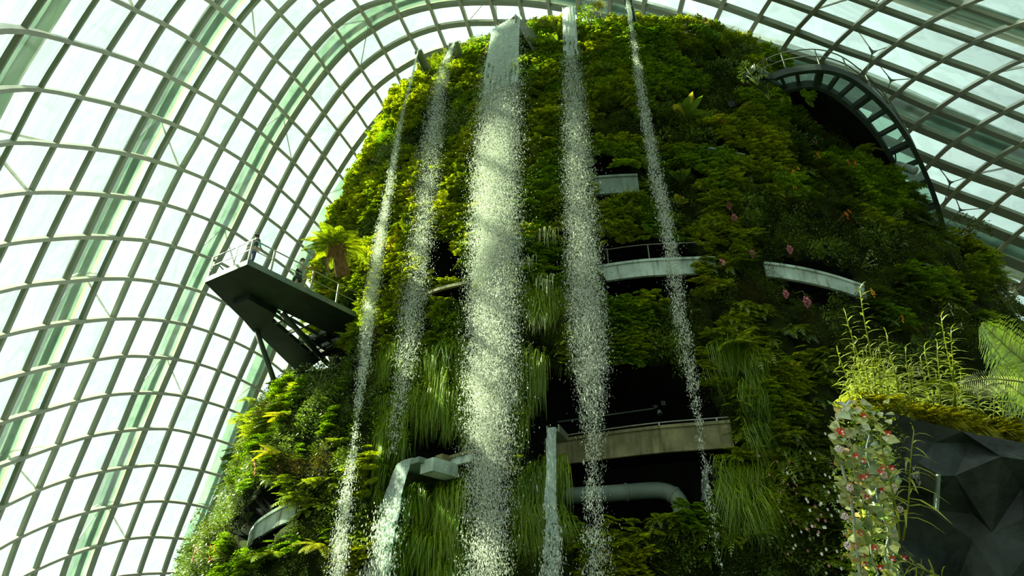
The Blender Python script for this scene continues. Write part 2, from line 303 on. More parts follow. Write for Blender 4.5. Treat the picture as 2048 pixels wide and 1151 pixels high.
# ------------------------------------------------------------------ glass dome (the setting)
NODES = '''-1,0:-140,104,108 -127,94,125 -114,85,142 -99,75,157 -82,67,169;0,-2:-252,219,166 -238,206,191 -224,193,216 -209,180,239 -193,168,261 -175,156,280 -155,145,297 -133,134,311;1,-5:-376,363,158 -358,346,191 -341,329,223 -325,313,256 -309,297,287 -294,282,317 -277,268,344 -258,253,371 -237,239,395 -213,225,416 -187,212,432 -159,199,444 -128,188,451 -95,178,453;1,16:169,141,348 198,140,327 225,139,307 252,139,287;2,-7:-478,504,148 -458,483,188 -439,464,227 -421,444,264 -404,426,302 -387,407,339 -370,390,374 -351,372,409 -331,355,442 -309,338,473 -285,321,501 -259,305,524 -229,290,543 -197,275,556 -162,262,564 -125,250,565 -87,240,562 -48,231,553 -10,224,541 29,218,525 66,213,505 102,210,484 137,207,462 170,205,438 201,203,415 232,202,391 261,201,368 289,201,346 316,200,324;3,-10:-582,673,58 -569,652,109 -551,629,157 -531,607,203 -511,584,248 -491,562,291 -473,541,334 -455,521,375 -435,500,416 -416,481,456 -396,461,495 -374,442,533 -350,422,568 -323,403,598 -294,385,624 -261,367,644 -225,351,658 -186,336,665 -146,323,666 -104,311,661 -61,301,651 -19,293,636 23,285,617 63,280,595 102,275,571 139,271,546 175,268,519 209,266,493 241,264,467 272,263,441 302,261,416 331,260,391 360,258,368 388,257,346;4,-12:-643,821,-18 -641,801,42 -631,779,99 -615,756,153 -595,732,206 -575,707,256 -554,683,305 -534,659,352 -514,636,398 -493,613,444 -473,591,488 -452,570,532 -430,549,574 -406,527,614 -380,506,652 -351,484,686 -319,464,713 -283,445,734 -244,427,749 -202,410,755 -158,395,755 -112,382,749 -67,371,737 -22,361,719 23,352,698 66,345,674 107,340,647 147,335,619 184,331,591 220,328,562 254,325,533 287,322,505 318,320,478 349,318,451 379,316,426 408,314,402 438,312,379;5,-12:-689,927,16 -684,905,80 -671,881,140 -652,857,198 -631,831,253 -609,804,306 -587,778,359 -565,752,409 -544,727,459 -522,703,507 -500,680,554 -478,657,600 -454,635,644 -429,612,686 -401,589,726 -371,565,762 -336,542,791 -298,521,814 -256,501,828 -211,483,834 -163,467,833 -115,452,824 -67,439,810 -19,428,791 27,419,768 72,410,741 115,403,713 156,397,683 196,392,652 233,388,621 269,384,591 303,380,561 336,377,532 368,374,504 400,371,477 430,368,451 460,366,426 489,364,401;6,-13:-726,1048,-18 -728,1028,52 -720,1004,119 -703,978,183 -682,952,243 -659,925,299 -635,896,355 -611,869,409 -588,842,462 -565,815,514 -542,790,565 -520,766,614 -496,742,661 -469,719,706 -444,695,749 -415,670,790 -384,645,827 -348,619,858 -307,595,882 -262,573,896 -213,554,901 -163,537,898 -112,521,888 -62,507,872 -13,495,851 34,484,826 80,474,797 124,466,767 167,458,736 208,452,704 246,446,671 283,441,640 318,436,608 351,432,578 384,428,548 418,425,520 450,421,492 481,419,464 511,416,438 540,413,413;7,-13:-758,1147,16 -757,1124,88 -745,1099,157 -724,1072,223 -701,1043,284 -676,1014,343 -651,985,401 -627,956,456 -603,928,509 -578,901,562 -554,875,614 -530,850,664 -506,825,713 -480,800,759 -452,775,803 -423,749,844 -391,722,881 -353,694,914 -312,667,940 -264,644,953 -211,624,956 -158,605,951 -105,588,939 -54,573,922 -5,559,899 43,547,872 89,536,843 134,526,811 177,517,778 218,509,745 258,502,712 294,496,679 328,490,647 362,485,615 397,480,585 431,476,555 464,472,525 497,469,496 528,466,468 558,462,443 587,458,418;8,-14:-775,1262,-27 -779,1241,50 -773,1217,123 -757,1190,193 -735,1162,258 -710,1132,320 -684,1101,381 -659,1070,439 -634,1041,495 -609,1012,550 -584,984,604 -560,957,656 -535,931,707 -509,905,756 -482,879,802 -454,852,848 -424,825,888 -390,796,925 -353,767,959 -311,738,984 -262,712,999 -205,691,998 -150,671,993 -97,652,981 -45,635,962 5,620,937 52,607,909 98,595,878 142,584,845 185,574,811 227,564,777 266,556,743 302,549,710 337,541,677 374,534,647 411,528,616 443,524,583 474,520,551 508,516,522 541,512,493 572,508,466 601,503,440 630,499,416;9,-14:-793,1355,4 -792,1332,82 -782,1306,156 -763,1278,224 -739,1249,288 -714,1217,352 -688,1184,414 -662,1152,472 -636,1122,528 -611,1092,583 -586,1063,638 -560,1036,690 -533,1009,741 -507,982,790 -481,954,837 -453,926,882 -422,898,922 -387,868,959 -349,837,990 -306,806,1016 -256,778,1031 -203,752,1036 -145,730,1030 -89,711,1014 -35,694,992 14,678,967 61,663,937 106,650,905 151,638,871 193,626,836 234,616,801 273,607,767 310,598,733 346,589,700 382,582,668 417,575,636 449,569,604 481,565,572 514,560,541 547,556,511 580,551,483 611,545,457 640,540,432;10,-14:-803,1444,32 -799,1419,110 -785,1390,184 -763,1362,251 -738,1330,315 -711,1297,379 -685,1263,441 -659,1231,498 -632,1199,554 -607,1169,609 -582,1140,662 -555,1112,715 -528,1084,765 -500,1056,813 -473,1027,861 -444,997,906 -413,967,946 -378,936,981 -340,903,1012 -297,871,1036 -248,841,1052 -194,813,1057 -138,788,1051 -81,767,1035 -27,749,1012 22,731,987 68,714,957 114,700,924 158,687,889 200,675,854 241,664,818 279,654,783 316,644,748 352,635,714 387,627,681 420,620,648 453,614,615 484,608,583 517,603,551 551,597,522 584,590,495 616,585,468 645,579,442 673,573,418;11,-14:-804,1530,55 -797,1504,131 -780,1475,202 -757,1443,270 -730,1409,335 -702,1375,397 -675,1340,458 -649,1306,516 -622,1273,572 -595,1242,627 -570,1212,680 -543,1183,732 -516,1154,783 -489,1125,831 -460,1096,876 -431,1065,919 -399,1033,958 -365,1000,994 -326,966,1024 -284,932,1047 -235,900,1061 -181,870,1067 -127,843,1060 -71,822,1043 -19,801,1021 30,781,995 76,763,966 122,748,933 165,733,898 207,720,862 247,708,826 285,697,790 321,687,755 357,678,720 391,669,686 423,662,653 455,654,620 487,648,587 519,641,556 552,635,527 585,628,499 617,622,472 647,615,446 675,609,422 703,602,398;12,-14:-798,1613,74 -787,1585,146 -768,1554,215 -744,1520,282 -716,1484,347 -688,1448,410 -661,1412,470 -634,1377,528 -607,1343,584 -579,1311,638 -553,1279,691 -527,1249,743 -501,1218,793 -474,1188,841 -444,1158,884 -415,1126,926 -383,1093,963 -348,1059,997 -310,1024,1025 -269,988,1048 -222,956,1059 -170,925,1062 -116,897,1056 -63,872,1040 -11,849,1019 38,829,993 85,809,964 129,792,931 172,777,896 213,763,861 252,750,825 290,738,789 326,727,753 360,717,718 394,708,684 426,699,651 458,691,619 489,684,587 521,676,557 553,669,527 584,661,499 615,655,472 645,648,445 674,641,420 702,634,397;13,-14:-785,1688,91 -770,1659,160 -750,1627,226 -724,1592,291 -696,1555,353 -667,1517,415 -640,1479,475 -614,1443,532 -587,1408,587 -560,1375,641 -535,1342,694 -509,1310,745 -483,1278,795 -456,1246,842 -427,1214,886 -396,1181,925 -363,1148,959 -328,1114,989 -291,1078,1015 -249,1042,1034 -204,1008,1045 -154,976,1046 -103,947,1040 -52,920,1026 -2,895,1005 46,873,980 93,852,951 137,834,919 179,817,885 219,802,850 258,788,814 294,776,779 329,764,744 363,753,709 396,743,676 428,734,643 460,725,611 491,716,581 521,708,551 552,699,522 582,691,494 612,684,466 642,677,439 670,670,414 698,662,391;14,-14:-764,1757,106 -748,1726,172 -725,1692,235 -699,1656,296 -671,1618,356 -643,1580,414 -616,1542,472 -589,1505,527 -564,1470,582 -538,1435,634 -514,1402,686 -489,1368,737 -463,1335,785 -436,1301,831 -407,1268,874 -376,1234,911 -343,1199,944 -307,1163,972 -269,1127,994 -228,1091,1011 -184,1056,1019 -137,1023,1020 -88,992,1013 -39,964,1000 9,937,980 56,914,956 101,892,927 144,872,896 186,854,863 225,838,829 263,824,795 298,810,760 333,798,726 366,786,692 398,776,660 430,765,628 460,755,597 491,745,568 521,736,539 551,727,511 581,718,484 610,710,456 638,703,428 666,695,404 694,686,382;15,-14:-739,1819,118 -720,1786,180 -697,1751,240 -671,1714,298 -643,1676,354 -615,1637,409 -589,1599,463 -563,1562,516 -538,1526,568 -514,1491,619 -490,1456,669 -465,1422,718 -440,1388,765 -414,1353,809 -385,1318,850 -354,1282,886 -321,1246,917 -286,1209,943 -247,1172,963 -207,1136,976 -163,1100,983 -118,1066,983 -72,1034,976 -25,1004,963 22,977,944 67,951,920 110,929,893 152,908,863 192,889,832 231,872,799 267,857,766 302,842,732 336,829,699 368,817,667 399,805,636 430,794,605 460,783,576 490,772,548 520,762,520 549,752,494 578,742,467 607,733,442 635,724,417 662,716,392 687,707,369;16,-14:-708,1874,126 -688,1840,184 -664,1803,239 -638,1766,293 -611,1727,346 -585,1689,397 -559,1651,448 -534,1614,498 -510,1577,547 -487,1542,596 -463,1507,643 -440,1471,690 -415,1436,734 -389,1400,776 -361,1364,814 -330,1327,848 -298,1289,877 -262,1252,901 -224,1214,919 -184,1177,931 -142,1140,936 -98,1105,935 -54,1072,928 -9,1041,915 35,1013,896 78,987,874 120,963,848 161,941,820 199,921,790 236,903,759 271,887,727 305,872,696 338,858,664 369,845,634 400,832,604 430,820,575 459,808,547 488,797,520 517,786,494 546,775,469 574,764,444 601,754,420 628,744,397 654,735,373 678,726,351;17,-14:-673,1922,128 -652,1887,181 -628,1850,233 -603,1812,282 -577,1773,330 -551,1735,378 -526,1697,425 -502,1660,471 -479,1624,517 -457,1588,563 -434,1552,608 -412,1516,651 -387,1480,693 -362,1443,732 -334,1406,767 -304,1368,799 -272,1330,826 -237,1291,847 -200,1252,863 -161,1214,873 -120,1177,877 -78,1141,875 -35,1107,868 7,1076,855 49,1046,838 91,1019,817 131,994,793 169,971,767 206,951,738 242,932,709 276,915,680 308,899,650 339,884,621 370,870,592 399,857,564 428,844,537 457,832,511 485,819,485 512,808,461 540,796,437 567,785,414 593,774,391 618,763,369 643,753,347 667,743,326'''
dome = {}
for row in NODES.split(';'):
    h, r = row.split(':'); i, j = map(int, h.split(','))
    for k, t in enumerate(r.split(' ')): dome[(i, j + k)] = V([int(c) / 20 for c in t.split(',')])
CEN = V((2, 36, 8))
def dn(i, j):
    """inward normal of the shell at a node"""
    p = dome[(i, j)]
    a = dome.get((i + 1, j), p) - dome.get((i - 1, j), p); b = dome.get((i, j + 1), p) - dome.get((i, j - 1), p)
    n = a.cross(b)
    if n.length < 1e-6: return (CEN - p).normalized()
    n.normalize()
    return n if n.dot(CEN - p) > 0 else -n
NRM = {k: dn(*k) for k in dome}
def run_lists(axis):
    keys = sorted(dome, key=lambda k: (k[axis], k[1 - axis])); out = []; cur = []
    for k in keys:
        if cur and k[axis] == cur[-1][axis] and k[1 - axis] == cur[-1][1 - axis] + 1: cur.append(k)
        else:
            if len(cur) > 1: out.append(cur)
            cur = [k]
    if len(cur) > 1: out.append(cur)
    return out
def member(keys, w, d0, d1, sub=3):
    pts = catmull([dome[k] for k in keys], sub); ns = catmull([NRM[k] for k in keys], sub)
    m = MB(); sides = []; downs = []
    sz = [min(1.08, max(.5, (p.y * cp + p.z * sp) / 38)) for p in pts]   # lighter sections at the low near end of the shell
    for k, p in enumerate(pts):
        t = (pts[min(k + 1, len(pts) - 1)] - pts[max(k - 1, 0)]).normalized(); n = (ns[k] - t * ns[k].dot(t)).normalized()
        sides.append(t.cross(n) * sz[k]); downs.append(n * sz[k])
    return m.sweep(pts, sides, downs, -w / 2, w / 2, d0, d1)
gm = MB(); fs = []
sub = 2
gl_v = []; gl_f = []
for (i, j) in dome:
    q = [(i, j), (i + 1, j), (i + 1, j + 1), (i, j + 1)]
    if all(k in dome for k in q):
        o = len(gl_v); gl_v += [dome[k] for k in q]; gl_f.append((o, o + 1, o + 2, o + 3))
gm.add(gl_v, gl_f)
M['glass'] = glassmat('dome glass', (.76, .92, .85), .0, .02, .13)
ceiling = gm.build('ceiling', M['glass'])
tag(ceiling, 'curved glass roof of pale green panes over the whole planted hill', 'glass roof', kind='structure')
for keys in run_lists(0): member(keys, .58, -.02, .20).build('rib', M['rib'], ceiling)
for keys in run_lists(1): member(keys, .25, -.03, .25).build('purlin', M['purlin'], ceiling)
for i in (1, 5, 9, 13):
    for keys in [r for r in run_lists(0) if r[0][0] == i]:
        member(keys, .6, -1.7, -.9).build('outer_arch', M['arch'], ceiling)
        for nm, mt, w0, w1 in (('shade_sail', 'sail', -1.35, .75), ('sail_roll', 'sailb', .75, 1.4)):
            pts = catmull([dome[k] for k in keys], 3); ns = catmull([NRM[k] for k in keys], 3); sds = []
            for k, p in enumerate(pts):
                t = (pts[min(k + 1, len(pts) - 1)] - pts[max(k - 1, 0)]).normalized(); n = (ns[k] - t * ns[k].dot(t)).normalized(); s_ = t.cross(n); sds.append(s_)
            sg = 1 if (dome.get((i + 1, keys[len(keys) // 2][1]), V((0, 0, 0))) - dome[keys[len(keys) // 2]]).dot(sds[len(sds) // 2]) > 0 else -1
            MB().sweep(pts, [q * sg for q in sds], ns, w0, w1, -.84, -.80).build(nm, M[mt], ceiling)
        m = MB()
        for k in keys[::4]:
            o = dome[k] - NRM[k] * 1.0
            for di in (-1, 1):
                for dj in (-1, 0):
                    q = (k[0] + di, k[1] + dj)
                    if q in dome: m.bar(o, dome[q] - NRM[q] * .05, .09, .09)
        if m.v: m.build('strut', M['strut'], ceiling)
dk = list(dome); dA = np.array([dome[k][:] for k in dk]); dpx, dpy, ddep = proj(dA)
def dome_depth(px, py):
    w = 1 / ((dpx - px) ** 2 + (dpy - py) ** 2 + 4.) ** 1.5
    return float((w * ddep).sum() / w.sum())
fl = MB(); fl.add([(2 + 46 * math.cos(2 * PI * k / 48), 36 + 60 * math.sin(2 * PI * k / 48), GROUND) for k in range(48)], [tuple(range(48))])
tag(fl.build('floor', M['floor']), 'dark planted ground inside the conservatory', 'ground', kind='structure')

# ------------------------------------------------------------------ planted mountain
AX = V((5.4, 33.6, 0))
PHI = np.array([-180, -140, -95, -80, -69, -60, -52, -45, -30, -12, 6, 20, 35, 53, 70, 90, 120, 150, 180.])
ZL = np.array([-2, 4, 10, 16, 22, 27, 31.2, 33.4])
RT = np.array([
    [16.5, 19.5, 20.3, 19.2, 18, 16.4, 13.8, 12, 10.6, 9.8, 9.8, 10.6, 12.2, 15.0, 18, 20, 19.5, 17.5, 16.5],
    [16, 19, 20, 18.8, 17.5, 15.9, 13.6, 12, 10.6, 9.8, 9.8, 10.5, 12, 14.5, 17.5, 19.5, 19, 17, 16],
    [16, 18.5, 19.3, 17, 15.3, 14, 12.9, 11.8, 10.6, 9.8, 9.8, 10.4, 11.6, 14, 17, 18.8, 18.5, 17, 16],
    [15, 17, 18, 15.5, 13.5, 12.8, 12.3, 11.6, 10.6, 9.6, 9.6, 10.3, 11.2, 13.2, 15.5, 17.2, 17, 16, 15],
    [14, 15.5, 16.5, 15.3, 14.4, 13.2, 12.2, 11.4, 10.4, 9.5, 9.5, 10.0, 11, 13, 14.8, 15.8, 15.5, 15, 14],
    [12, 13.5, 14.5, 13.9, 13.2, 12.5, 11.8, 11.1, 10.2, 9.4, 9.4, 9.9, 10.8, 12.2, 13.5, 14, 14, 13, 12],
    [10.5, 11.5, 12.8, 12.4, 12, 11.6, 11.2, 10.6, 9.9, 9.2, 9.2, 9.7, 10.5, 11.4, 12, 12.3, 12, 11, 10.5],
    [8.6, 9.4, 10.4, 10.2, 10, 9.8, 9.6, 9.3, 8.4, 7.5, 7.4, 7.8, 8.8, 9.9, 10.2, 10.3, 10, 9.2, 8.6]])
_pg = np.arange(-180, 181, 3.); _zg = np.arange(-2, 34.01, .5)
_RG = np.array([np.interp(_pg, PHI, r) for r in RT]); _RG = np.array([np.interp(np.minimum(_zg, 33.4), ZL, _RG[:, k]) for k in range(len(_pg))])
_wr = np.interp(_pg, [18, 48, 70, 110, 150], [0, .55, 1, 1, 0])[:, None]; _wl = np.interp(_pg, [-140, -100, -75, -62, -52], [0, 1, 1, .7, 0])[:, None]
_RG = _RG + _wr * np.interp(_zg, [-2, 16, 18, 20, 22, 25, 28, 30, 32, 33.4], [3.7, 3.8, 3.6, 2.9, 2.2, 1.3, 1.0, .8, 1.1, 1.1])[None] + _wl * np.interp(_zg, [4, 6, 8, 10, 12, 13, 15, 19, 22, 25, 28, 30, 33.4], [.9, .5, .7, .9, 1.1, 1, -.3, .3, .6, .7, .7, .9, 1.2])[None]
_RG = _RG + np.interp(_zg, [29, 33], [0, .5])[None]
for _ in range(3):
    _RG = (np.roll(_RG, 1, 0) + 2 * _RG + np.roll(_RG, -1, 0)) / 4
    e = np.pad(_RG, ((0, 0), (1, 1)), mode='edge'); _RG = (e[:, :-2] + 2 * e[:, 1:-1] + e[:, 2:]) / 4
def Rm(phi, z):
    """radius of the hill at angle phi (degrees from the side facing the path) and height z"""
    phi = np.asarray(phi, float); z = np.asarray(z, float)
    a = np.clip((phi + 180) / 3, 0, len(_pg) - 1.001); b = np.clip((z + 2) / .5, 0, len(_zg) - 1.001)
    i = a.astype(int); j = b.astype(int); fa = a - i; fb = b - j
    return (_RG[i, j] * (1 - fa) * (1 - fb) + _RG[i + 1, j] * fa * (1 - fb) + _RG[i, j + 1] * (1 - fa) * fb + _RG[i + 1, j + 1] * fa * fb)
def surf(phi, z, off=0.):
    r = Rm(phi, z) + off; p = np.radians(phi)
    return np.stack([AX.x + r * np.sin(p), AX.y - r * np.cos(p), np.asarray(z, float) + 0 * r], -1)
def hit(px, py, off=0.):
    """first point of the hill (pushed out by off) seen along a pixel's ray"""
    d = ray(px, py); t = 12.
    while t < 60:
        p = d * t; x, y = p.x - AX.x, p.y - AX.y
        r = math.hypot(x, y)
        if p.z < 33.7 and r < Rm(math.degrees(math.atan2(x, -y)), p.z) + off: return p
        t += .06
    return None
def out_dir(p):
    v = V((p.x - AX.x, p.y - AX.y, 0)); return v.normalized()
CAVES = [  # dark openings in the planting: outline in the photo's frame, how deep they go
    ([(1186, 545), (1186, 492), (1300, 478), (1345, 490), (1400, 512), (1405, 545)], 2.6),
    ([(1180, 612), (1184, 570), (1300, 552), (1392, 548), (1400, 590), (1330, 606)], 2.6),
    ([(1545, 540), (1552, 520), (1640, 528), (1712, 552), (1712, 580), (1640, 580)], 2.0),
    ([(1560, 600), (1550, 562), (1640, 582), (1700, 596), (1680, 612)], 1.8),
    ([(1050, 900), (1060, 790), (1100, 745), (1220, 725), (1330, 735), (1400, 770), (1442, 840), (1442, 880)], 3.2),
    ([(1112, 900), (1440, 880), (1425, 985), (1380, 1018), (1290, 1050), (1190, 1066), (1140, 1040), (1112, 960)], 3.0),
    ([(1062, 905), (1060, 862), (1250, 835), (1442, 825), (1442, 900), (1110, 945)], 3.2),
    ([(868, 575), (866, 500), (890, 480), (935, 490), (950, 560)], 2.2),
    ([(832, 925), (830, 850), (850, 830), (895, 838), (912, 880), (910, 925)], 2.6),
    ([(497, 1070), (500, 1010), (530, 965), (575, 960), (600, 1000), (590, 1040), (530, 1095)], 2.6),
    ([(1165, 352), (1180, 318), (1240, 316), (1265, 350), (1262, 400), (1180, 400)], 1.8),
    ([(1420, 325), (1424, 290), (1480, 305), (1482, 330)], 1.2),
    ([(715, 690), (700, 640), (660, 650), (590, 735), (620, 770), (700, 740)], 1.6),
    ([(1570, 185), (1640, 165), (1705, 185), (1790, 280), (1850, 400), (1810, 380), (1740, 290), (1650, 215)], 1.0),  # walkway's overhang shadow, put in as a shallow near-black recess
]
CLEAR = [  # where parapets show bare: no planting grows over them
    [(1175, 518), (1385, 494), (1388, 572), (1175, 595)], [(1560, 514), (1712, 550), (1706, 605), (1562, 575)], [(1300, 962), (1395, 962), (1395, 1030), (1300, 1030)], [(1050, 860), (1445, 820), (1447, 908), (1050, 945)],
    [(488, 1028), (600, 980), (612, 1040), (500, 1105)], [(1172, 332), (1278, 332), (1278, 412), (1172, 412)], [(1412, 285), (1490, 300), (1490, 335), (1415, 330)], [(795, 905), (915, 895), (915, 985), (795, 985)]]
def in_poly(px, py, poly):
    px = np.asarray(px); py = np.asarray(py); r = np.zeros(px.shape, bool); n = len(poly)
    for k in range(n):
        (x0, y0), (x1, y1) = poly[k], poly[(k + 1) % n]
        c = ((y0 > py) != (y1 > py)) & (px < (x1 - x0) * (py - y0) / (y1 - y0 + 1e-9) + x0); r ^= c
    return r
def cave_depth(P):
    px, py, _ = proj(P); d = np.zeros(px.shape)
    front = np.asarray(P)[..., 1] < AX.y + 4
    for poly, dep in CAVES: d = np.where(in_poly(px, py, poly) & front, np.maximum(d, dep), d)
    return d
phs = np.arange(-180, 181, .9); zs = np.arange(-1.8, 33.7, .22)
PG, ZG = np.meshgrid(phs, zs, indexing='ij')
bump = .22 * np.sin(PG * .9 + 3 * np.sin(ZG * .7)) * np.sin(ZG * 1.9 + PG * .13) + .15 * np.sin(PG * 2.3 + ZG * 3.1)
P0 = surf(PG, ZG); cd = cave_depth(P0)
P1 = surf(PG, ZG, np.where(cd > 0, -cd, bump))
n0, n1 = PG.shape; vid = np.arange(n0 * n1).reshape(n0, n1)
a, b, c, d = vid[:-1, :-1], vid[1:, :-1], vid[1:, 1:], vid[:-1, 1:]
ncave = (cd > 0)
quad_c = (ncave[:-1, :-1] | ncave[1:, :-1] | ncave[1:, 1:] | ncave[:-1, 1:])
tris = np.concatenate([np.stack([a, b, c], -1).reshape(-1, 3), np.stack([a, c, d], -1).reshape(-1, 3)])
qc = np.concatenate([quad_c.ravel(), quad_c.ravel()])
vv = P1.reshape(-1, 3)
topc = len(vv); vv = np.vstack([vv, [[AX.x, AX.y, 34.2]]])
cap = np.stack([vid[:-1, -1], vid[1:, -1], np.full(n0 - 1, topc)], -1)
tris = np.vstack([tris, cap]); qc = np.concatenate([qc, np.zeros(len(cap), bool)])
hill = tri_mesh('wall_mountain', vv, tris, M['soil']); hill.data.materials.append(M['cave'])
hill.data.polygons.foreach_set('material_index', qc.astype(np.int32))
tag(hill, 'tall round hill core with dark openings behind the planting', 'hill', kind='structure')

# ------------------------------------------------------------------ waterfalls and their chutes
def cyl_hit(px, py, r):
    """where a pixel's ray first meets a vertical cylinder of radius r about the hill's axis"""
    d = ray(px, py); a = d.x ** 2 + d.y ** 2; b = -2 * (d.x * AX.x + d.y * AX.y); c = AX.x ** 2 + AX.y ** 2 - r * r
    q = b * b - 4 * a * c
    return d * ((-b - math.sqrt(max(q, 0))) / (2 * a))
def fall_path(trace, r0, throw):
    out = []; n = len(trace); y0 = trace[0][1]
    for (px, py, w) in trace:
        k = min(1, (py - y0) / 500.); r = r0 + throw * (1 - (1 - k) ** 2)
        p = cyl_hit(px, py, r)
        for _ in range(4):
            ph = math.degrees(math.atan2(p.x - AX.x, AX.y - p.y)); rr = float(Rm(ph, p.z)) + .95
            if rr > r: r = rr; p = cyl_hit(px, py, r)
        dep = p.y * cp + p.z * sp
        out.append((p, w * dep / FPX, py))
    return out
OCT = np.array([(1.1, 0, -.6), (-.55, .95, -.6), (-.55, -.95, -.6), (0, 0, 1.5)], float)
OCF = np.array([(0, 1, 3), (1, 2, 3), (2, 0, 3), (0, 2, 1)])
def drops(name, path, n, parent, y_from, rad, dens, spread=1.0, core=.55, depth=.35):
    """n drops spread about a falling path; dens gives (y, weight) along the photo's height"""
    Pp = np.array([p[:] for p, w, y in path]); W = np.array([w for p, w, y in path]); Y = np.array([y for p, w, y in path])
    yy = np.linspace(max(y_from, Y[0]), Y[-1], 600); wt = np.interp(yy, [a for a, b in dens], [b for a, b in dens])
    wt = wt * np.interp(yy, Y, W); cdf = np.cumsum(wt); cdf /= cdf[-1]
    # clumps of drops fall together
    nc = n // 6; yc = np.interp(rng.random(nc), cdf, yy); g = rng.normal(size=nc) * core; g = np.where(np.abs(g) > 1.25, rng.uniform(-.9, .9, nc), g)
    ci = rng.integers(0, nc, n); y = yc[ci] + rng.normal(size=n) * 5.; y = np.clip(y, Y[0], Y[-1] + 10)
    ctr = np.stack([np.interp(y, Y, Pp[:, k]) for k in range(3)], -1); w = np.interp(y, Y, W)
    lat = g[ci] + rng.normal(size=n) * .16; stray = rng.random(n) < .11; lat = np.where(stray, rng.normal(size=n) * .72, lat)
    side = np.stack([-(ctr[:, 1] - AX.y), ctr[:, 0] - AX.x], -1); side /= np.linalg.norm(side, axis=1, keepdims=True)
    ctr[:, :2] += side * (lat * w * spread)[:, None]
    od = np.stack([side[:, 1], -side[:, 0]], -1); ctr[:, :2] += od * (rng.normal(size=n) * depth * np.minimum(w, .6))[:, None]
    r = rad * np.exp(rng.normal(size=n) * .4)
    sc = np.stack([r, r, r * rng.uniform(1.2, 2.6, n)], -1)
    v = ctr[:, None, :] + OCT[None] * sc[:, None, :]
    f = OCF[None] + (np.arange(n) * 4)[:, None, None]
    o = tri_mesh(name, v.reshape(-1, 3), f.reshape(-1, 3), M['drop'], parent, True)
    return tag(o, kind='stuff')
def sheet(name, path, y_to, parent, mat, ragged=.0, lip=None, curl=.12, cols=14, noise=.04, sub=6):
    """the unbroken sheet at the head of a fall: a curved strip with ridges and a torn lower edge"""
    pts = []; ws = []
    P = [p for p, w, y in path]; Wd = [w for p, w, y in path]; Y = [y for p, w, y in path]
    PP = catmull(P, sub); n = len(PP); yy = [float(np.interp(k / sub, range(len(Y)), Y)) for k in range(n)]; ww = [float(np.interp(k / sub, range(len(Y)), Wd)) for k in range(n)]
    keep = [k for k in range(n) if yy[k] <= y_to]
    rows = []; vs = []; fs = []
    if lip is not None: rows.append((lip, ww[0] * .95, yy[0] - 6))
    rows += [(PP[k], ww[k], yy[k]) for k in keep]
    for a, (p, w, y) in enumerate(rows):
        o = out_dir(p); s = V((0, 0, 1)).cross(o); s = -s
        fr = a / max(1, len(rows) - 1)
        for c in range(cols + 1):
            u = 2 * c / cols - 1
            jit = ragged * fr * math.sin(a * 2.1 + 9 * (u > 0)) * (abs(u) > .85) + random.uniform(-1, 1) * ragged * .5 * fr * (abs(u) > .8)
            ridge = noise * (.4 + fr) * (math.sin(c * 2.7 + a * .35) + random.uniform(-.6, .6))
            vs.append(p + s * (u * w + jit * w) + o * (ridge + curl * w * (1 - u * u)))
    for a in range(len(rows) - 1):
        fr = a / max(1, len(rows) - 1)
        for c in range(cols):
            if fr > .55 and random.random() < (fr - .55) * 1.1 * (1 if ragged else .9): continue
            q = a * (cols + 1) + c; fs.append((q, q + 1, q + cols + 2, q + cols + 1))
    m = MB().add(vs, fs); ob = m.build(name, mat, parent, True)
    md = ob.modifiers.new('thickness', 'SOLIDIFY'); md.thickness = .03
    md = ob.modifiers.new('smooth', 'SUBSURF'); md.levels = 1; md.render_levels = 1
    return ob
def chute(label, p, width, length, h, back_drop=.25, yaw=0.):
    """open metal trough that throws the water clear of the hill; p = middle of its lip"""
    o = out_dir(p); o = Matrix.Rotation(yaw, 3, 'Z') @ o; s = V((-o.y, o.x, 0)); e = empty('water_chute', p, label, 'water chute', 'metal chutes of the falls')
    q = p - o * length - V((0, 0, back_drop))
    m = MB(); m.prism([p - s * width, p + s * width, q + s * width, q - s * width], (0, 0, -.06)); m.build('tray', M['chute'], e)
    for k in (-1, 1):
        a = s * (k * width); m = MB()
        m.prism([p + a + V((0, 0, .06)), q + a + V((0, 0, .10)), q + a - V((0, 0, h * 1.6)), p + a - V((0, 0, h * .35))], s * (k * .05)); m.build('side_panel', M['chute'], e)
    m = MB(); m.bar(q - V((0, 0, .1)), q - o * .4 - V((0, 0, h * 1.6 + 1.4)), .16, .16); m.build('strut', M['steel'], e)
    return e
T1 = [(836, 98, 4), (825, 150, 5), (812, 200, 6), (800, 250, 8), (790, 310, 10), (778, 380, 13), (765, 450, 15), (750, 540, 18), (738, 620, 20), (728, 720, 17), (718, 800, 12), (712, 850, 9), (703, 930, 15), (692, 1000, 20), (682, 1080, 23), (672, 1160, 26)]
T2 = [(907, 82, 8), (890, 130, 15), (878, 180, 22), (868, 250, 30), (855, 330, 36), (845, 420, 38), (835, 500, 40), (826, 600, 38), (815, 700, 32), (803, 780, 25), (790, 860, 18), (785, 905, 12)]
T3 = [(1012, 42, 33), (1005, 100, 38), (1000, 180, 42), (994, 300, 46), (990, 420, 48), (986, 550, 50), (983, 700, 52), (980, 850, 52), (978, 1000, 50), (974, 1160, 48)]
T4 = [(1137, 10, 13), (1139, 60, 14), (1141, 100, 16), (1147, 200, 22), (1153, 300, 26), (1160, 420, 30), (1166, 520, 32), (1172, 620, 34), (1180, 720, 32), (1184, 800, 26), (1187, 880, 18), (1188, 960, 18), (1190, 1060, 26), (1195, 1160, 30)]
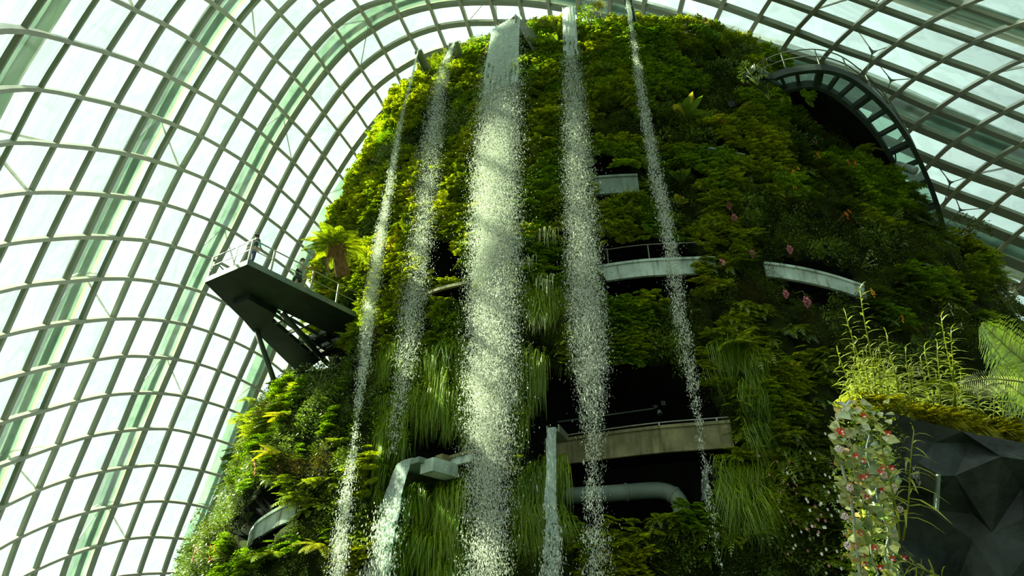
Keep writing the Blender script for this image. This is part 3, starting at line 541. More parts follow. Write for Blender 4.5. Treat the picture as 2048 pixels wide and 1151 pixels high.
T5 = [(1254, -10, 4), (1264, 60, 6), (1275, 130, 9), (1285, 200, 11), (1297, 270, 12), (1310, 340, 13), (1325, 410, 15), (1337, 470, 15), (1350, 560, 17), (1362, 640, 16), (1378, 730, 15), (1392, 810, 12), (1402, 880, 10), (1415, 970, 10), (1430, 1060, 10), (1440, 1160, 8)]
T6 = [(813, 918, 21), (803, 935, 26), (790, 975, 30), (778, 1030, 33), (765, 1090, 36), (750, 1165, 40)]
T7 = [(1103, 853, 8), (1103, 870, 10), (1102, 930, 11), (1101, 990, 12), (1103, 1050, 14), (1104, 1110, 17), (1104, 1165, 18)]
FALLS = [
    ('thin curved waterfall nearest the platform, leftmost of the five from the summit', T1, 13.7, .5, 190, 19000, .0095, [(90, .25), (200, .5), (300, 1), (500, 1.3), (680, 1), (800, .6), (860, .15), (930, .5), (1150, .6)], 6),
    ('soft misty waterfall between the leftmost thin fall and the broad fall', T2, 12.4, .6, 125, 34000, .0085, [(80, .4), (150, .8), (300, 1), (600, .8), (760, .4), (905, .12)], 8),
    ('broadest waterfall, pouring from the wide chute at the summit', T3, 11.7, .7, 190, 154000, .0095, [(40, .15), (110, .55), (180, 1), (500, 1.15), (760, .8), (900, .45), (1000, .34), (1160, .28)], 20),
    ('tall waterfall just right of the broadest fall', T4, 11.3, .6, 130, 54000, .009, [(20, .25), (110, .7), (250, 1), (600, 1.1), (760, .9), (850, .4), (960, .22), (1160, .25)], 12),
    ('thin slanting waterfall, rightmost of the five from the summit', T5, 11.2, .6, 60, 15000, .0095, [(0, .8), (200, 1.6), (400, 1.3), (560, .8), (700, .6), (800, .35), (1160, .12)], 6),
]
wf = []
for lab, tr, r0, thr, y_sheet, n, rad, dens, cols in FALLS:
    path = fall_path(tr, r0, thr); p = path[0][0]
    e = empty('waterfall', p, lab, 'waterfall', 'waterfalls from the hill'); bpy.context.view_layer.update()
    lip = p - out_dir(p) * .35 + V((0, 0, -.02))
    s_ = sheet('water_sheet', path, y_sheet, e, M['water'], .02, lip, .10, cols, .03); s_.location = -p
    d_ = drops('spray', path, n, e, tr[0][1] + 6, rad, dens); d_.location = -p
    wf.append((path, e))
chute('slim grey chute feeding the thin leftmost waterfall', wf[0][0][0][0] + V((0, 0, -.10)), .16, 2.6, .30, .5, .55)
chute('grey chute with a long side beam feeding the misty second waterfall', wf[1][0][0][0] + V((0, 0, -.10)), .24, 2.6, .34, .5, .5)
chute('widest grey metal chute at the summit, under the broadest waterfall', wf[2][0][0][0] + V((0, 0, -.10)), .66, 3.0, 1.6, .3, -.25)
chute('narrow summit chute feeding the tall waterfall right of the broadest', wf[3][0][0][0] + V((0, 0, -.08)), .26, 2.6, .4, .3, .1)
chute('summit chute cut by the top of the picture, above the slanting rightmost waterfall', wf[4][0][0][0] + V((0, 0, -.08)), .16, 2.6, .9, .3, -.45)
# the two lower springs
for lab, tr, r0, cols, n, rad, rag in (('wide clear sheet of falling water pouring from the low box spout', T6, None, 16, 2600, .016, .10),
                                  ('narrow glassy waterfall spilling over the lower balcony', T7, None, 8, 1500, .014, .16)):
    p0 = hit(tr[0][0], tr[0][1], 1.0); r0 = (V((p0.x, p0.y, 0)) - V((AX.x, AX.y, 0))).length + .3
    path = fall_path(tr, r0, .4); p = path[0][0]
    e = empty('waterfall', p, lab, 'waterfall', 'waterfalls from the hill')
    s_ = sheet('water_sheet', path, 1200, e, M['water2'], rag, p - out_dir(p) * .5, .12, cols, .05, 10); s_.location = -p
    d_ = drops('spray', path, n, e, 1000, rad, [(900, .1), (1000, .3), (1160, 1)], 1.05, .75); d_.location = -p
    wf.append((path, e))
p = wf[5][0][0][0]; o = out_dir(p); s = V((-o.y, o.x, 0))
e = empty('water_spout', p, 'pale box spout that feeds the wide low sheet of water', 'water spout')
m = MB(); m.box(p + o * -.75 + s * .12 - V((0, 0, .14)), o * .75, s * .62, V((0, 0, .10))); m.build('lip_tray', M['panel'], e)
m = MB(); m.box(p - o * .85 + s * .90 - V((0, 0, .36)), o * .6, s * .36, V((0, 0, .24))); m.build('side_box', M['concrete'], e)
m = MB(); m.box(p - o * 1.2 + s * .75 + V((0, 0, .02)), o * .3, s * .2, V((0, 0, .2))); m.build('bracket', M['oldconc'], e)
p = wf[6][0][0][0]; o = out_dir(p); s = V((-o.y, o.x, 0))
e = empty('water_spout', p, 'slim trough that feeds the narrow glassy waterfall', 'water spout')
m = MB(); m.box(p - o * .7 - V((0, 0, .12)), o * .65, s * .2, V((0, 0, .05))); m.build('lip_tray', M['chute'], e)
for k in (-1, 1):
    m = MB(); m.box(p - o * .75 + s * (.22 * k) - V((0, 0, .02)), o * .6, s * .025, V((0, 0, .14))); m.build('side_panel', M['chute'], e)

# ------------------------------------------------------------------ balconies in the hill
def plan_curve(pix, z, sub=8): return catmull([at_z(x, y, z) for x, y in pix], sub)
def frames(pts, toward=None):
    sides = []
    for k, p in enumerate(pts):
        t = (pts[min(k + 1, len(pts) - 1)] - pts[max(k - 1, 0)]); t.z = 0; t.normalize(); s = V((t.y, -t.x, 0))
        if s.dot(V((p.x - AX.x, p.y - AX.y, 0))) < 0: s = -s
        sides.append(s)
    return sides
UPS = V((0, 0, 1))
def balcony(label, pix, z, h, mat, cap=None, rail_h=0, posts=(), depth=1.6, group='curved parapets of the balconies', rails=(1.0,), post_up=0, cat='balcony', railmat='rail', on_hill=None):
    pts = plan_curve(pix, z) if on_hill is None else catmull([hit(x, y, on_hill) for x, y in pix], 6); sd = frames(pts); mid = pts[len(pts) // 2].copy()
    e = empty('balcony', mid, label, cat, group)
    dn_ = [V((0, 0, -1))] * len(pts)
    MB().sweep(pts, sd, dn_, -.14, 0, 0, h).build('parapet', M[mat], e)
    if cap: MB().sweep(pts, sd, dn_, -.2, .07, -.10, .02).build('coping', M[cap], e)
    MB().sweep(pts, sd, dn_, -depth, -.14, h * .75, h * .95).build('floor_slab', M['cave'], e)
    if rail_h:
        for q in rails:
            MB().tube([p - s * .1 + UPS * (rail_h * q) for p, s in zip(pts, sd)], .025, 6).build('handrail', M[railmat], e)
        for f in posts:
            k = int(f * (len(pts) - 1)); b = pts[k] - sd[k] * .1
            MB().bar(b, b + UPS * rail_h, .045, .045).build('post', M[railmat], e)
    return e
balcony('pale curved balcony parapet crossing behind the middle of the rightmost waterfall', [(1150, 550), (1185, 538), (1230, 530), (1300, 522), (1400, 518), (1430, 518)], 15.7, .72, 'concrete', 'concrete', .95, (.12, .36, .62), railmat='chute')
balcony('shorter pale parapet curving down to the right, behind hanging foliage', [(1528, 528), (1555, 531), (1610, 540), (1670, 555), (1728, 574)], 15.7, .60, 'concrete', 'concrete', on_hill=.45)
balcony('mossy concrete balcony with a low rail, over the lowest dark opening', [(1000, 907), (1060, 893), (1150, 878), (1300, 858), (1435, 847), (1460, 845)], 8.34, .92, 'oldconc', 'oldconc', .26, (.1, .28, .46, .64, .82))
balcony('small curved concrete parapet low on the left flank', [(498, 1068), (512, 1049), (540, 1029), (566, 1015), (594, 1004)], 5.9, .62, 'concrete', 'concrete', on_hill=.35)
balcony('short ledge beside the low box spout, under a dark hole', [(820, 938), (855, 928), (905, 915), (940, 905)], 7.3, .30, 'concrete', 'oldconc')
balcony('thin mossy ledge between the misty and broadest waterfalls', [(850, 585), (880, 573), (935, 560)], 14.9, .14, 'oldconc')
balcony('grey green curved panel high up, left of the rightmost waterfall', [(1150, 368), (1185, 358), (1225, 354), (1275, 352)], 20.3, .95, 'panel', 'panel')
balcony('small weathered panel among ferns right of the rightmost waterfall', [(1415, 298), (1440, 302), (1490, 312)], 21.9, .55, 'oldconc', 'panel')
# inside the lowest openings: duct, spotlights, picture signs, back rail
e = empty('air_duct', at_y(1250, 985, 25.4), 'pale grey duct bending down inside the lowest opening', 'duct')
dp = [at_y(1120, 992, 25.2), at_y(1180, 989, 25.2), at_y(1250, 984, 25.2), at_y(1315, 980, 25.2), at_y(1345, 988, 25.1), at_y(1360, 1006, 24.9), at_y(1364, 1030, 24.7)]
MB().tube(catmull(dp, 5), .31, 14).build('duct_pipe', M['pipe'], e, True)
for k in (0.35, .66):
    q = catmull(dp, 5); a = q[int(k * len(q))]; b = q[int(k * len(q)) + 1]
    MB().tube([a, a + (b - a).normalized() * .1], .345, 14).build('joint_ring', M['pipe'], e, True)
e = empty('concrete_column', at_y(1425, 960, 24.6), 'pale concrete stump at the right end of the lowest opening', 'column')
MB().prism([at_y(1408, 1000, 24.4), at_y(1410, 935, 24.4), at_y(1448, 925, 24.4), at_y(1440, 975, 24.4), at_y(1420, 990, 24.4)], (0, .5, 0)).build('stump', M['panel'], e)
for (x, y, lab) in ((1083, 835, 'small framed black sign in the dark opening, left of the narrow glassy waterfall'), (1328, 804, 'small framed black sign above the lower balcony, beside the spotlights')):
    c = at_y(x, y, 26.2); e = empty('picture_sign', c, lab, 'sign', 'framed signs in the opening')
    MB().box(c, (.10, 0, 0), (0, .02, 0), (0, 0, .12)).build('sign_board', M['black'], e)
    m = MB()
    for k in (-1, 1): m.box(c + V((.10 * k, -.02, 0)), (.012, 0, 0), (0, .012, 0), (0, 0, .13)); m.box(c + V((0, -.02, .12 * k)), (.11, 0, 0), (0, .012, 0), (0, 0, .012))
    m.build('frame', M['lampw'], e)
    m = MB(); m.ball(c + V((0, -.025, .05)), .025, 6, 4); m.box(c + V((0, -.025, -.02)), (.03, 0, 0), (0, .008, 0), (0, 0, .04)); m.build('symbol', M['lampw'], e)
def spotlight(label, p, d, r=.085, l=.2, mat='lampw'):
    d = V(d).normalized(); e = empty('spotlight', p, label, 'spotlight', 'spotlights on the hill')
    MB().tube([p - d * l * .5, p - d * l * .45, p + d * l * .4, p + d * l * .5], [r * .6, r, r, r * 1.1], 12).build('housing', M[mat], e, True)
    MB().tube([p + d * l * .5, p + d * l * .52], r * .8, 12).build('lens', M['black'], e)
    MB().bar(p, p + V((0, .3, .18)), .03, .03).build('bracket', M['black'], e); return e
spotlight('grey spotlight in the dark opening, lower one of two beside the framed sign', at_y(1319, 824, 25.6), (0, -.6, -.8))
spotlight('dark spotlight in the opening, upper one of two beside the framed sign', at_y(1311, 813, 25.8), (-.7, -.5, -.3), .07, .18, 'panel')
spotlight('pale spotlight hanging at the top of the big dark opening', at_y(1331, 742, 24.6), (0, -.5, -.9), .09, .2)
p_ = hit(1462, 211, .55); spotlight('round black floodlight sunk in the foliage below the summit shrubs', p_, (-.2, -1, -.4), .2, .35, 'black')
e = empty('handrail', at_y(1220, 828, 26.4), 'dim grey handrail on the back wall of the big dark opening', 'handrail')
for (x0, y0, x1, y1) in ((1095, 846, 1310, 816), (1345, 812, 1425, 802), (1035, 854, 1068, 849)):
    MB().tube([at_y(x0, y0, 26.6), at_y(x1, y1, 26.6)], .03, 6).build('rail_tube', M['panel'], e)

# ------------------------------------------------------------------ viewing platform on the left, with two visitors
ZD = 15.77
def dk_(x, y): return at_z(x, y, ZD)
A_, B_, C_, D_ = dk_(413, 557), dk_(497, 521), dk_(728, 634), dk_(602, 742)
H1, H2, H3, H4 = dk_(531, 622), dk_(558, 610), dk_(694, 675), dk_(627, 704)
def lerp(a, b, t): return a + (b - a) * t
A1 = lerp(A_, D_, .42); B1 = lerp(B_, C_, .45); A2 = lerp(A_, D_, .80); B2 = lerp(B_, C_, .97)
plat = empty('viewing_platform', (A_ + B_) / 2, 'dark steel viewing platform jutting out left of the hill, with railings', 'platform')
m = MB(); dz = V((0, 0, -.22))
for poly in ([A_, B_, B1, H2, H1, A1], [A1, H1, H4, A2], [H2, B1, B2, H3], [A2, H4, H3, B2, C_, D_]): m.prism(poly, dz)
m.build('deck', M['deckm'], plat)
m = MB()
for a, b in ((A_, B_), (B_, C_), (A_, D_)): m.bar(a + V((0, 0, -.08)), b + V((0, 0, -.08)), .07, .26)
m.build('edge_plate', M['deckedge'], plat)
for t in (.2, .45, .7, .92):
    MB().bar(lerp(H1, H4, t) + V((0, 0, -.12)), lerp(H2, H3, t) + V((0, 0, -.12)), .10, .2).build('cross_beam', M['steel'], plat)
for t in (.36, .68):
    MB().bar(lerp(H1, H2, t) + V((0, 0, -.12)), lerp(H4, H3, t) + V((0, 0, -.12)), .06, .16).build('long_beam', M['steel'], plat)
g1, g2, g3, g4 = dk_(468, 592), dk_(502, 578), dk_(556, 610), dk_(520, 655)
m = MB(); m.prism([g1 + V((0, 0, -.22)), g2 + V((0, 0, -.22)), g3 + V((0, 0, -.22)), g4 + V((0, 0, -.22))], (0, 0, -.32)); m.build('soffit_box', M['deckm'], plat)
for a, b, w in ((dk_(516, 640) + V((0, 0, -.5)), at(562, 800, 33.2), .22), (dk_(566, 614) + V((0, 0, -.3)), at(655, 727, 34.), .24)):
    MB().tube([a, b], w / 2 + .02, 10).build('brace', M['steel'], plat, True)
def railing(pts, fr, parent, H=1.12, levels=(1., .55), ends=True):
    for q in levels: MB().tube([p + UPS * (H * q) for p in pts], .032 if q == 1 else .022, 6).build('handrail', M['rail'], parent)
    for a, b, t in fr:
        p = lerp(a, b, t); d = (b - a).normalized()
        MB().box(p + UPS * (H / 2), d * .05, d.cross(UPS) * .018, UPS * H / 2).build('post', M['rail'], parent)
railing([A_, B_, C_], [(A_, B_, .02), (A_, B_, .62), (B_, C_, 0), (B_, C_, .17), (B_, C_, .50), (B_, C_, .73), (B_, C_, .97)], plat)
railing([A_, lerp(A_, D_, .55)], [(A_, D_, .1), (A_, D_, .32), (A_, D_, .55)], plat)
m = MB()
for k in range(7):
    a = lerp(A_, D_, .03 + k * .02); 
    m.bar(a, a + UPS * 1.05, .012, .012)
m.build('baluster', M['rail'], plat)

def skin_body(name, nodes, edges, mat, parent, root=0, levels=1):
    """one continuous surface grown over joints: nodes = [(x, y, z, radius)]"""
    me = bpy.data.meshes.new(name); me.from_pydata([n[:3] for n in nodes], edges, []); me.update()
    o = bpy.data.objects.new(name, me); C.objects.link(o); o.parent = parent
    md = o.modifiers.new('skin', 'SKIN'); md.use_smooth_shade = True
    if not me.skin_vertices:
        bm = bmesh.new(); bm.from_mesh(me); bm.verts.layers.skin.verify(); bm.to_mesh(me); bm.free()
    for k, n in enumerate(nodes):
        r = n[3]; me.skin_vertices[0].data[k].radius = r if isinstance(r, tuple) else (r, r)
        me.skin_vertices[0].data[k].use_root = (k == root)
    sb = o.modifiers.new('sub', 'SUBSURF'); sb.levels = levels; sb.render_levels = levels
    me.materials.append(mat); return o
def human(label, loc, rz, arms, top, legs, hairstyle, height=1.62, lean=0.):
    """standing figure facing +y; arms = elbow and wrist points for left and right"""
    e = empty('person', (0, 0, 0), label, 'person', 'visitors on the platform'); k = height / 1.70
    ln = lean
    nodes = [(0, 0, .93, (.15, .11)), (0, .01 + ln * .3, 1.12, (.135, .10)), (0, .02 + ln * .7, 1.30, (.155, .105)), (0, .02 + ln, 1.42, (.11, .085)), (0, .03 + ln, 1.49, .055), (0, .04 + ln, 1.555, .078), (0, .05 + ln, 1.62, .092), (0, .04 + ln, 1.68, .075)]
    edges = [(0, 1), (1, 2), (2, 3), (3, 4), (4, 5), (5, 6), (6, 7)]
    def chain(a, pts):
        for p in pts:
            nodes.append(p); edges.append((a, len(nodes) - 1)); a = len(nodes) - 1
        return a
    for sgn in (-1, 1):
        a = chain(0, [(.09 * sgn, 0, .84, .088), (.10 * sgn, .02, .48, .058), (.10 * sgn, -.01, .28, .052), (.10 * sgn, -.02, .09, .036), (.10 * sgn, .05, .035, .036), (.105 * sgn, .15, .025, .028)])
    for sgn, (el, wr) in zip((-1, 1), arms):
        sh = (.185 * sgn, .02 + ln, 1.40, .055)
        a = chain(3, [sh, (*el, .042), (*wr, .029)])
        w = V(wr); d = (w - V(el)).normalized(); x = d.cross(V((0, 0, 1)))
        x = x.normalized() if x.length > .1 else V((0, 1, 0)); n_ = x.cross(d)
        pc = w + d * .05; b = chain(a, [(*pc, .030)])
        for q, (off, ln_) in enumerate(((-.030, .07), (-.010, .085), (.010, .08), (.028, .065))):
            f0 = pc + d * .035 + x * off; f1 = f0 + d * ln_ * .55 - n_ * .008; f2 = f1 + d * ln_ * .4 - n_ * .03
            chain(b, [(*f0, .010), (*f1, .0095), (*f2, .008)])
        t0 = pc + x * (.035 if sgn < 0 else -.035) * -1 + d * .005; t1 = t0 + d * .035 + x * (.02 * sgn); chain(b, [(*t0, .011), (*t1, .009)])
    body = skin_body('body', nodes, edges, M['skin'], e)
    # face: nose, ears, eyes, mouth
    fy = .05 + ln
    MB().ball((0, fy + .095, 1.615), .014, 6, 4, (1, 1.2, 1.4)).build('nose', M['skin'], body, True)
    for sgn in (-1, 1):
        MB().ball((.085 * sgn, fy + .0, 1.62), .026, 6, 4, (.5, .8, 1.2)).build('ear', M['skin'], body, True)
        MB().ball((.034 * sgn, fy + .082, 1.635), .011, 6, 4).build('eye', M['black'], body, True)
    MB().ball((0, fy + .084, 1.57), .022, 6, 4, (1, .4, .3)).build('mouth', M['pinkbag'], body, True)
    # clothing: shirt and lower garment as their own shells
    tn = [(0, 0, .90, (.165, .125)), (0, .01 + ln * .3, 1.12, (.155, .12)), (0, .02 + ln * .7, 1.30, (.178, .125)), (0, .02 + ln, 1.43, (.115, .095))]; te = [(0, 1), (1, 2), (2, 3)]
    for sgn, (el, wr) in zip((-1, 1), arms):
        el_ = V(el); sh = V((.185 * sgn, .02 + ln, 1.40)); mid = sh.lerp(el_, .75)
        tn.append((*sh, .068)); te.append((3, len(tn) - 1)); tn.append((*mid, .058)); te.append((len(tn) - 2, len(tn) - 1))
    skin_body('shirt', tn, te, M[top], e)
    if legs == 'darkskirt':
        MB().tube([(0, .01, .99), (0, .01, .9), (0, .01, .7), (0, .01, .48)], [.14, .175, .20, .225], 14).build('skirt', M[legs], e, True)
    else:
        ln_ = [(0, 0, .94, (.165, .122))]; le = []
        for sgn in (-1, 1):
            a = 0
            for q in ((.09 * sgn, 0, .82, .102), (.10 * sgn, .02, .48, .075), (.10 * sgn, -.01, .26, .068), (.10 * sgn, -.02, .10, .062)):
                ln_.append(q); le.append((a, len(ln_) - 1)); a = len(ln_) - 1
        skin_body('trousers', ln_, le, M[legs], e)
    m = MB(); m.ball((0, fy - .022, 1.655), .108, 12, 8, (.95, 1.0, .98))
    if hairstyle == 'bun': m.ball((0, fy - .125, 1.66), .05, 8, 6)
    if hairstyle == 'long': m.tube([(0, fy - .06, 1.62), (0, fy - .085, 1.50), (0, fy - .09, 1.40)], [.085, .075, .04], 10)
    m.build('hair', M['hair'], e, True)
    for sgn in (-1, 1): MB().ball((.10 * sgn, .07, .04), .05, 8, 5, (.85, 2.0, .75)).build('shoe', M['black'], e, True)
    e.location = loc; e.rotation_euler = (0, 0, rz); e.scale = (k, k, k)
    return e
pa = dk_(512, 527); pb = dk_(588, 552)
pb = lerp(B_, C_, .40) + (D_ - C_).normalized() * .45
pa = lerp(B_, C_, .03) + (D_ - C_).normalized() * .5
human('person in dark top and blue jeans standing at the tip of the viewing platform', pa, math.radians(-25), [((-.23, .06, 1.16), (-.14, .26, 1.12)), ((.24, .05, 1.16), (.16, .25, 1.10))], 'tealtop', 'jeans', 'bun', 1.78)
human('person in cream blouse and dark skirt reaching out to the right over the rail', pb, math.radians(-80), [((-.20, .24, 1.30), (-.12, .48, 1.38)), ((.20, .22, 1.20), (.14, .44, 1.14))], 'cream', 'darkskirt', 'long', 1.70, .05)
def local(base, rz, p): return V(base) + Matrix.Rotation(rz, 3, 'Z') @ V(p)
c = local(pa, math.radians(-25), (-.06, -.19, 1.12)); e = empty('backpack', c, 'pink and grey backpack on the back of the person at the platform tip', 'backpack')
MB().ball(c, .17, 12, 8, (.9, .6, 1.25)).build('sack', M['pinkbag'], e, True)
MB().ball(c + V((0, -.06, -.05)), .10, 10, 6, (1, .7, 1)).build('front_pocket', M['lampw'], e, True)
for sx in (-1, 1): MB().tube([local(pa, math.radians(-25), q) for q in ((sx * .10, -.12, 1.28), (sx * .12, 0, 1.42), (sx * .12, .12, 1.36), (sx * .13, .12, 1.18))], .018, 6).build('strap', M['pinkbag'], e)
c = local(pa, math.radians(-25), (.27, .08, 1.20)); tag(MB().ball(c, .075, 10, 6, (.7, .9, 1.4)).build('pouch', M['teal'], None, True, c), 'bright teal pouch at the elbow of the person in dark top', 'pouch')
c = local(pb, math.radians(-80), (.24, -.02, .86)); e = empty('handbag', c, 'black shoulder bag at the hip of the person in cream blouse', 'handbag')
MB().ball(c, .15, 12, 8, (.55, 1.0, .9)).build('pouch', M['bag'], e, True)
MB().tube([local(pb, math.radians(-80), q) for q in ((.22, -.05, .98), (.1, -.1, 1.25), (-.1, -.04, 1.46), (-.08, .12, 1.36), (.2, .06, 1.0))], .014, 6).build('strap', M['bag'], e)
c = local(pb, math.radians(-80), (0, .55, 1.40)); tag(MB().box(c, (.04, .0, 0), (0, .075, 0), (0, 0, .006)).build('phone', M['black'], None, False, c), 'black phone held out over the rail by the person in cream blouse', 'phone')

# ------------------------------------------------------------------ curved walkway at the upper right
wpx = [(1522, 163, 26.6), (1545, 146, 26.5), (1580, 134, 26.4), (1640, 128, 26.0), (1690, 140, 25.6), (1730, 166, 25.2), (1770, 203, 24.7), (1800, 241, 24.2), (1828, 287, 23.6), (1850, 333, 23.1), (1872, 390, 22.5), (1890, 455, 21.9)]
wo = catmull([at_z(x, y, z) for x, y, z in wpx], 5); ws_ = frames(wo); dnl = [V((0, 0, -1))] * len(wo)
walk = empty('walkway', wo[len(wo) // 3], 'dark curved steel walkway with railing looping out at the upper right of the hill', 'walkway')
MB().sweep(wo, ws_, dnl, -.22, 0, 0, .42).build('outer_girder', M['steel'], walk)
MB().sweep(wo, ws_, dnl, -1.25, -1.05, .05, .5).build('inner_girder', M['steel'], walk)
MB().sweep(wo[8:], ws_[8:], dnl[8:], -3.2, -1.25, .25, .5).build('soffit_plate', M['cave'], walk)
g_ = MB().sweep(wo, ws_, dnl, -1.05, -.22, .0, .03).build('grating', glassmat('open grating', (.62, .74, .66), .12), walk)
for k in range(3, len(wo) - 1, 4):
    a = wo[k]; MB().bar(a - ws_[k] * .2 - UPS * .18, a - ws_[k] * 1.1 - UPS * .2, .16 if k % 3 else .34, .24).build('cross_rib', M['steel'], walk)
for q in (1.15, .62): MB().tube([a + UPS * q - s * .05 for a, s in zip(wo, ws_)], .03, 6).build('handrail', M['chute'], walk)
for k in range(3, len(wo), 6): MB().bar(wo[k] - ws_[k] * .05, wo[k] - ws_[k] * .05 + UPS * 1.15, .05, .05).build('post', M['chute'], walk)
c = wo[5] + UPS * 1.0 - ws_[5] * .1; tag(MB().box(c, (.16, .05, 0), (-.01, .03, 0), (0, 0, .07)).build('rail_lamp', M['black'], None, False, c), 'small black box lamp on the left end of the walkway rail', 'lamp')
c = at(1802, 332, 33.2); e = empty('floodlight', c, 'pair of pale cylinder floodlights slung under the right arm of the walkway', 'floodlight')
d_ = V((.25, -.45, -.7)).normalized()
for q in (0, .62):
    a = c + d_ * q; MB().tube([a - d_ * .28, a - d_ * .24, a + d_ * .24, a + d_ * .27, a + d_ * .27, a + d_ * .1], [.12, .2, .2, .2, .14, .12], 14).build('lamp_cylinder', M['lampw'], e, True)
MB().bar(c - d_ * .3, c + V((0, 0, 1.0)), .05, .05).build('bracket', M['steel'], e)

# tension brackets against the right-hand glazing
for (x, y), ends, lab in (((1746, 104), ((1711, 56), (1792, 88), (1731, 152)), 'three-armed cable bracket at the glazing, topmost, above the walkway bend'),
                     ((1783, 160), ((1752, 123), (1828, 157), (1768, 194)), 'three-armed cable bracket just below the topmost one, right of the walkway bend'),
                     ((1901, 365), ((1868, 322), (1943, 351), (1886, 411)), 'three-armed cable bracket beside the lower end of the walkway, upper of two'),
                     ((1921, 420), ((1908, 388), (1982, 415), (1894, 447)), 'three-armed cable bracket beside the lower end of the walkway, lower of two')):
    t = dome_depth(x, y) - 1.1; c = at(x, y, t); e = empty('cable_bracket', c, lab, 'cable bracket', 'tension brackets of the glazing')
    ends3 = [at(a, b, t + .5) for a, b in ends]
    pl = [c + (q - c) * .22 for q in ends3]
    poly = []
    for k in range(3): poly += [pl[k], c + ((pl[k] - c) + (pl[(k + 1) % 3] - c)) * .25]
    MB().prism(poly, (0, .06, 0)).build('plate', M['rib'], e)
    for q in ends3: MB().tube([c, q], .03, 6).build('cable', M['chute'], e)

# ------------------------------------------------------------------ plants: templates (x right, y away from the hill, z up; about 1 m)
def T(vs, fs): return np.array(vs, float), np.array(fs, int)
def cat_t(parts):
    vs = []; fs = []; o = 0
    for v, f in parts: vs.append(v); fs.append(f + o); o += len(v)
    return np.vstack(vs), np.vstack(fs)
def frond(d, length, droop, width, n=11, leaf_w=.075, rise=.0):
    """a feather frond: two rows of narrow leaflets along an arching midrib"""
    d = V(d).normalized(); side = d.cross(V((0, 0, 1)))
    side = side.normalized() if side.length > .1 else V((1, 0, 0))
    vs = []; fs = []
    def P(t): return d * (length * t) + V((0, 0, 1)) * (rise * t - droop * t * t) * length
    for k in range(n):
        t = .12 + .88 * k / (n - 1); p = P(t); tg = (P(t + .02) - P(t - .02)).normalized()
        w = width * length * (math.sin(PI * min(1, (t * .86 + .14))) ** .75) + .01
        for s in (-1, 1):
            tip = p + side * (s * w) + tg * (w * .35) - V((0, 0, w * .22))
            o = len(vs); hw = tg * (leaf_w * length * .5); mid = p.lerp(tip, .5)
            vs += [p - hw * .6, mid - hw, tip, mid + hw]; fs += [(o, o + 1, o + 2), (o, o + 2, o + 3)]
    for k in range(4):
        a, b = P(k / 4), P((k + 1) / 4); o = len(vs); w = side * (.012 * length)
        vs += [a - w, a + w, b + w, b - w]; fs += [(o, o + 1, o + 2), (o, o + 2, o + 3)]
    return T([p[:] for p in vs], fs)
def fern_t(n, droop=.55, up=.45, width=.2, spread=1.25, leaflets=11):
    parts = []
    for k in range(n):
        a = spread * (2 * (k + .5) / n - 1) * PI / 2 + random.uniform(-.2, .2)
        parts.append(frond((math.sin(a), math.cos(a) * .9 + .15, up + random.uniform(-.25, .35)), random.uniform(.7, 1.05), droop * random.uniform(.7, 1.4), width, leaflets))
    return cat_t(parts)
def feather_t(n=9):
    """cushion of flat, tiered, finely cut sprays hanging outward (spikemoss)"""
    vs = []; fs = []
    for k in range(n):
        base = V((random.uniform(-.5, .5), random.uniform(-.05, .15), random.uniform(-.45, .45)))
        a = random.uniform(-.9, .9); d = V((math.sin(a), math.cos(a), random.uniform(-.15, .35))).normalized()
        side = d.cross(V((0, 0, 1))).normalized(); L_ = random.uniform(.4, .7)
        for b in range(5):
            t = .2 + .19 * b; p0 = base + d * (L_ * t) + V((0, 0, -.35 * t * t * L_))
            for s in (-1, 1):
                bl = L_ * .55 * (1.05 - t * .75)
                bd = (side * s * .85 + d * .55 + V((0, 0, -.22))).normalized()
                for q in range(4):
                    c = p0 + bd * (bl * (q + .6) / 4); w = .055 + .03 * random.random()
                    u1 = (bd + side * random.uniform(-.7, .7)).normalized() * w * 1.3; u2 = (d.cross(bd) + V((random.uniform(-.4, .4),) * 3)).normalized().cross(u1).normalized() * w * .8
                    o = len(vs); vs += [c - u1 * .7 + u2 * .7, c + u1 * 1.3, c - u1 * .4 - u2 * 1.1]; fs.append((o, o + 1, o + 2))
    return T([p[:] for p in vs], fs)
def leafy_t(n, size=.11, r=.5, asp=.55, hang=.0):
    vs = []; fs = []
    for k in range(n):
        a = random.uniform(-1.5, 1.5); el = random.uniform(-.8, 1.2); rr = r * random.uniform(.35, 1) ** .7
        c = V((math.sin(a) * math.cos(el) * rr, abs(math.cos(a) * math.cos(el)) * rr, math.sin(el) * rr - hang * random.random()))
        d = (c.normalized() + V((random.uniform(-.8, .8), random.uniform(-.3, .8), random.uniform(-.9, .3)))).normalized()
        s = d.cross(V((random.uniform(-.5, .5), random.uniform(-.5, .5), 1))).normalized(); L_ = size * random.uniform(.7, 1.35); w = L_ * asp * .5; up = s.cross(d)
        o = len(vs); m = c + d * L_ * .45
        vs += [c, m - s * w + up * w * .35, c + d * L_, m + s * w + up * w * .35]; fs += [(o, o + 1, o + 2), (o, o + 2, o + 3)]
    return T([p[:] for p in vs], fs)
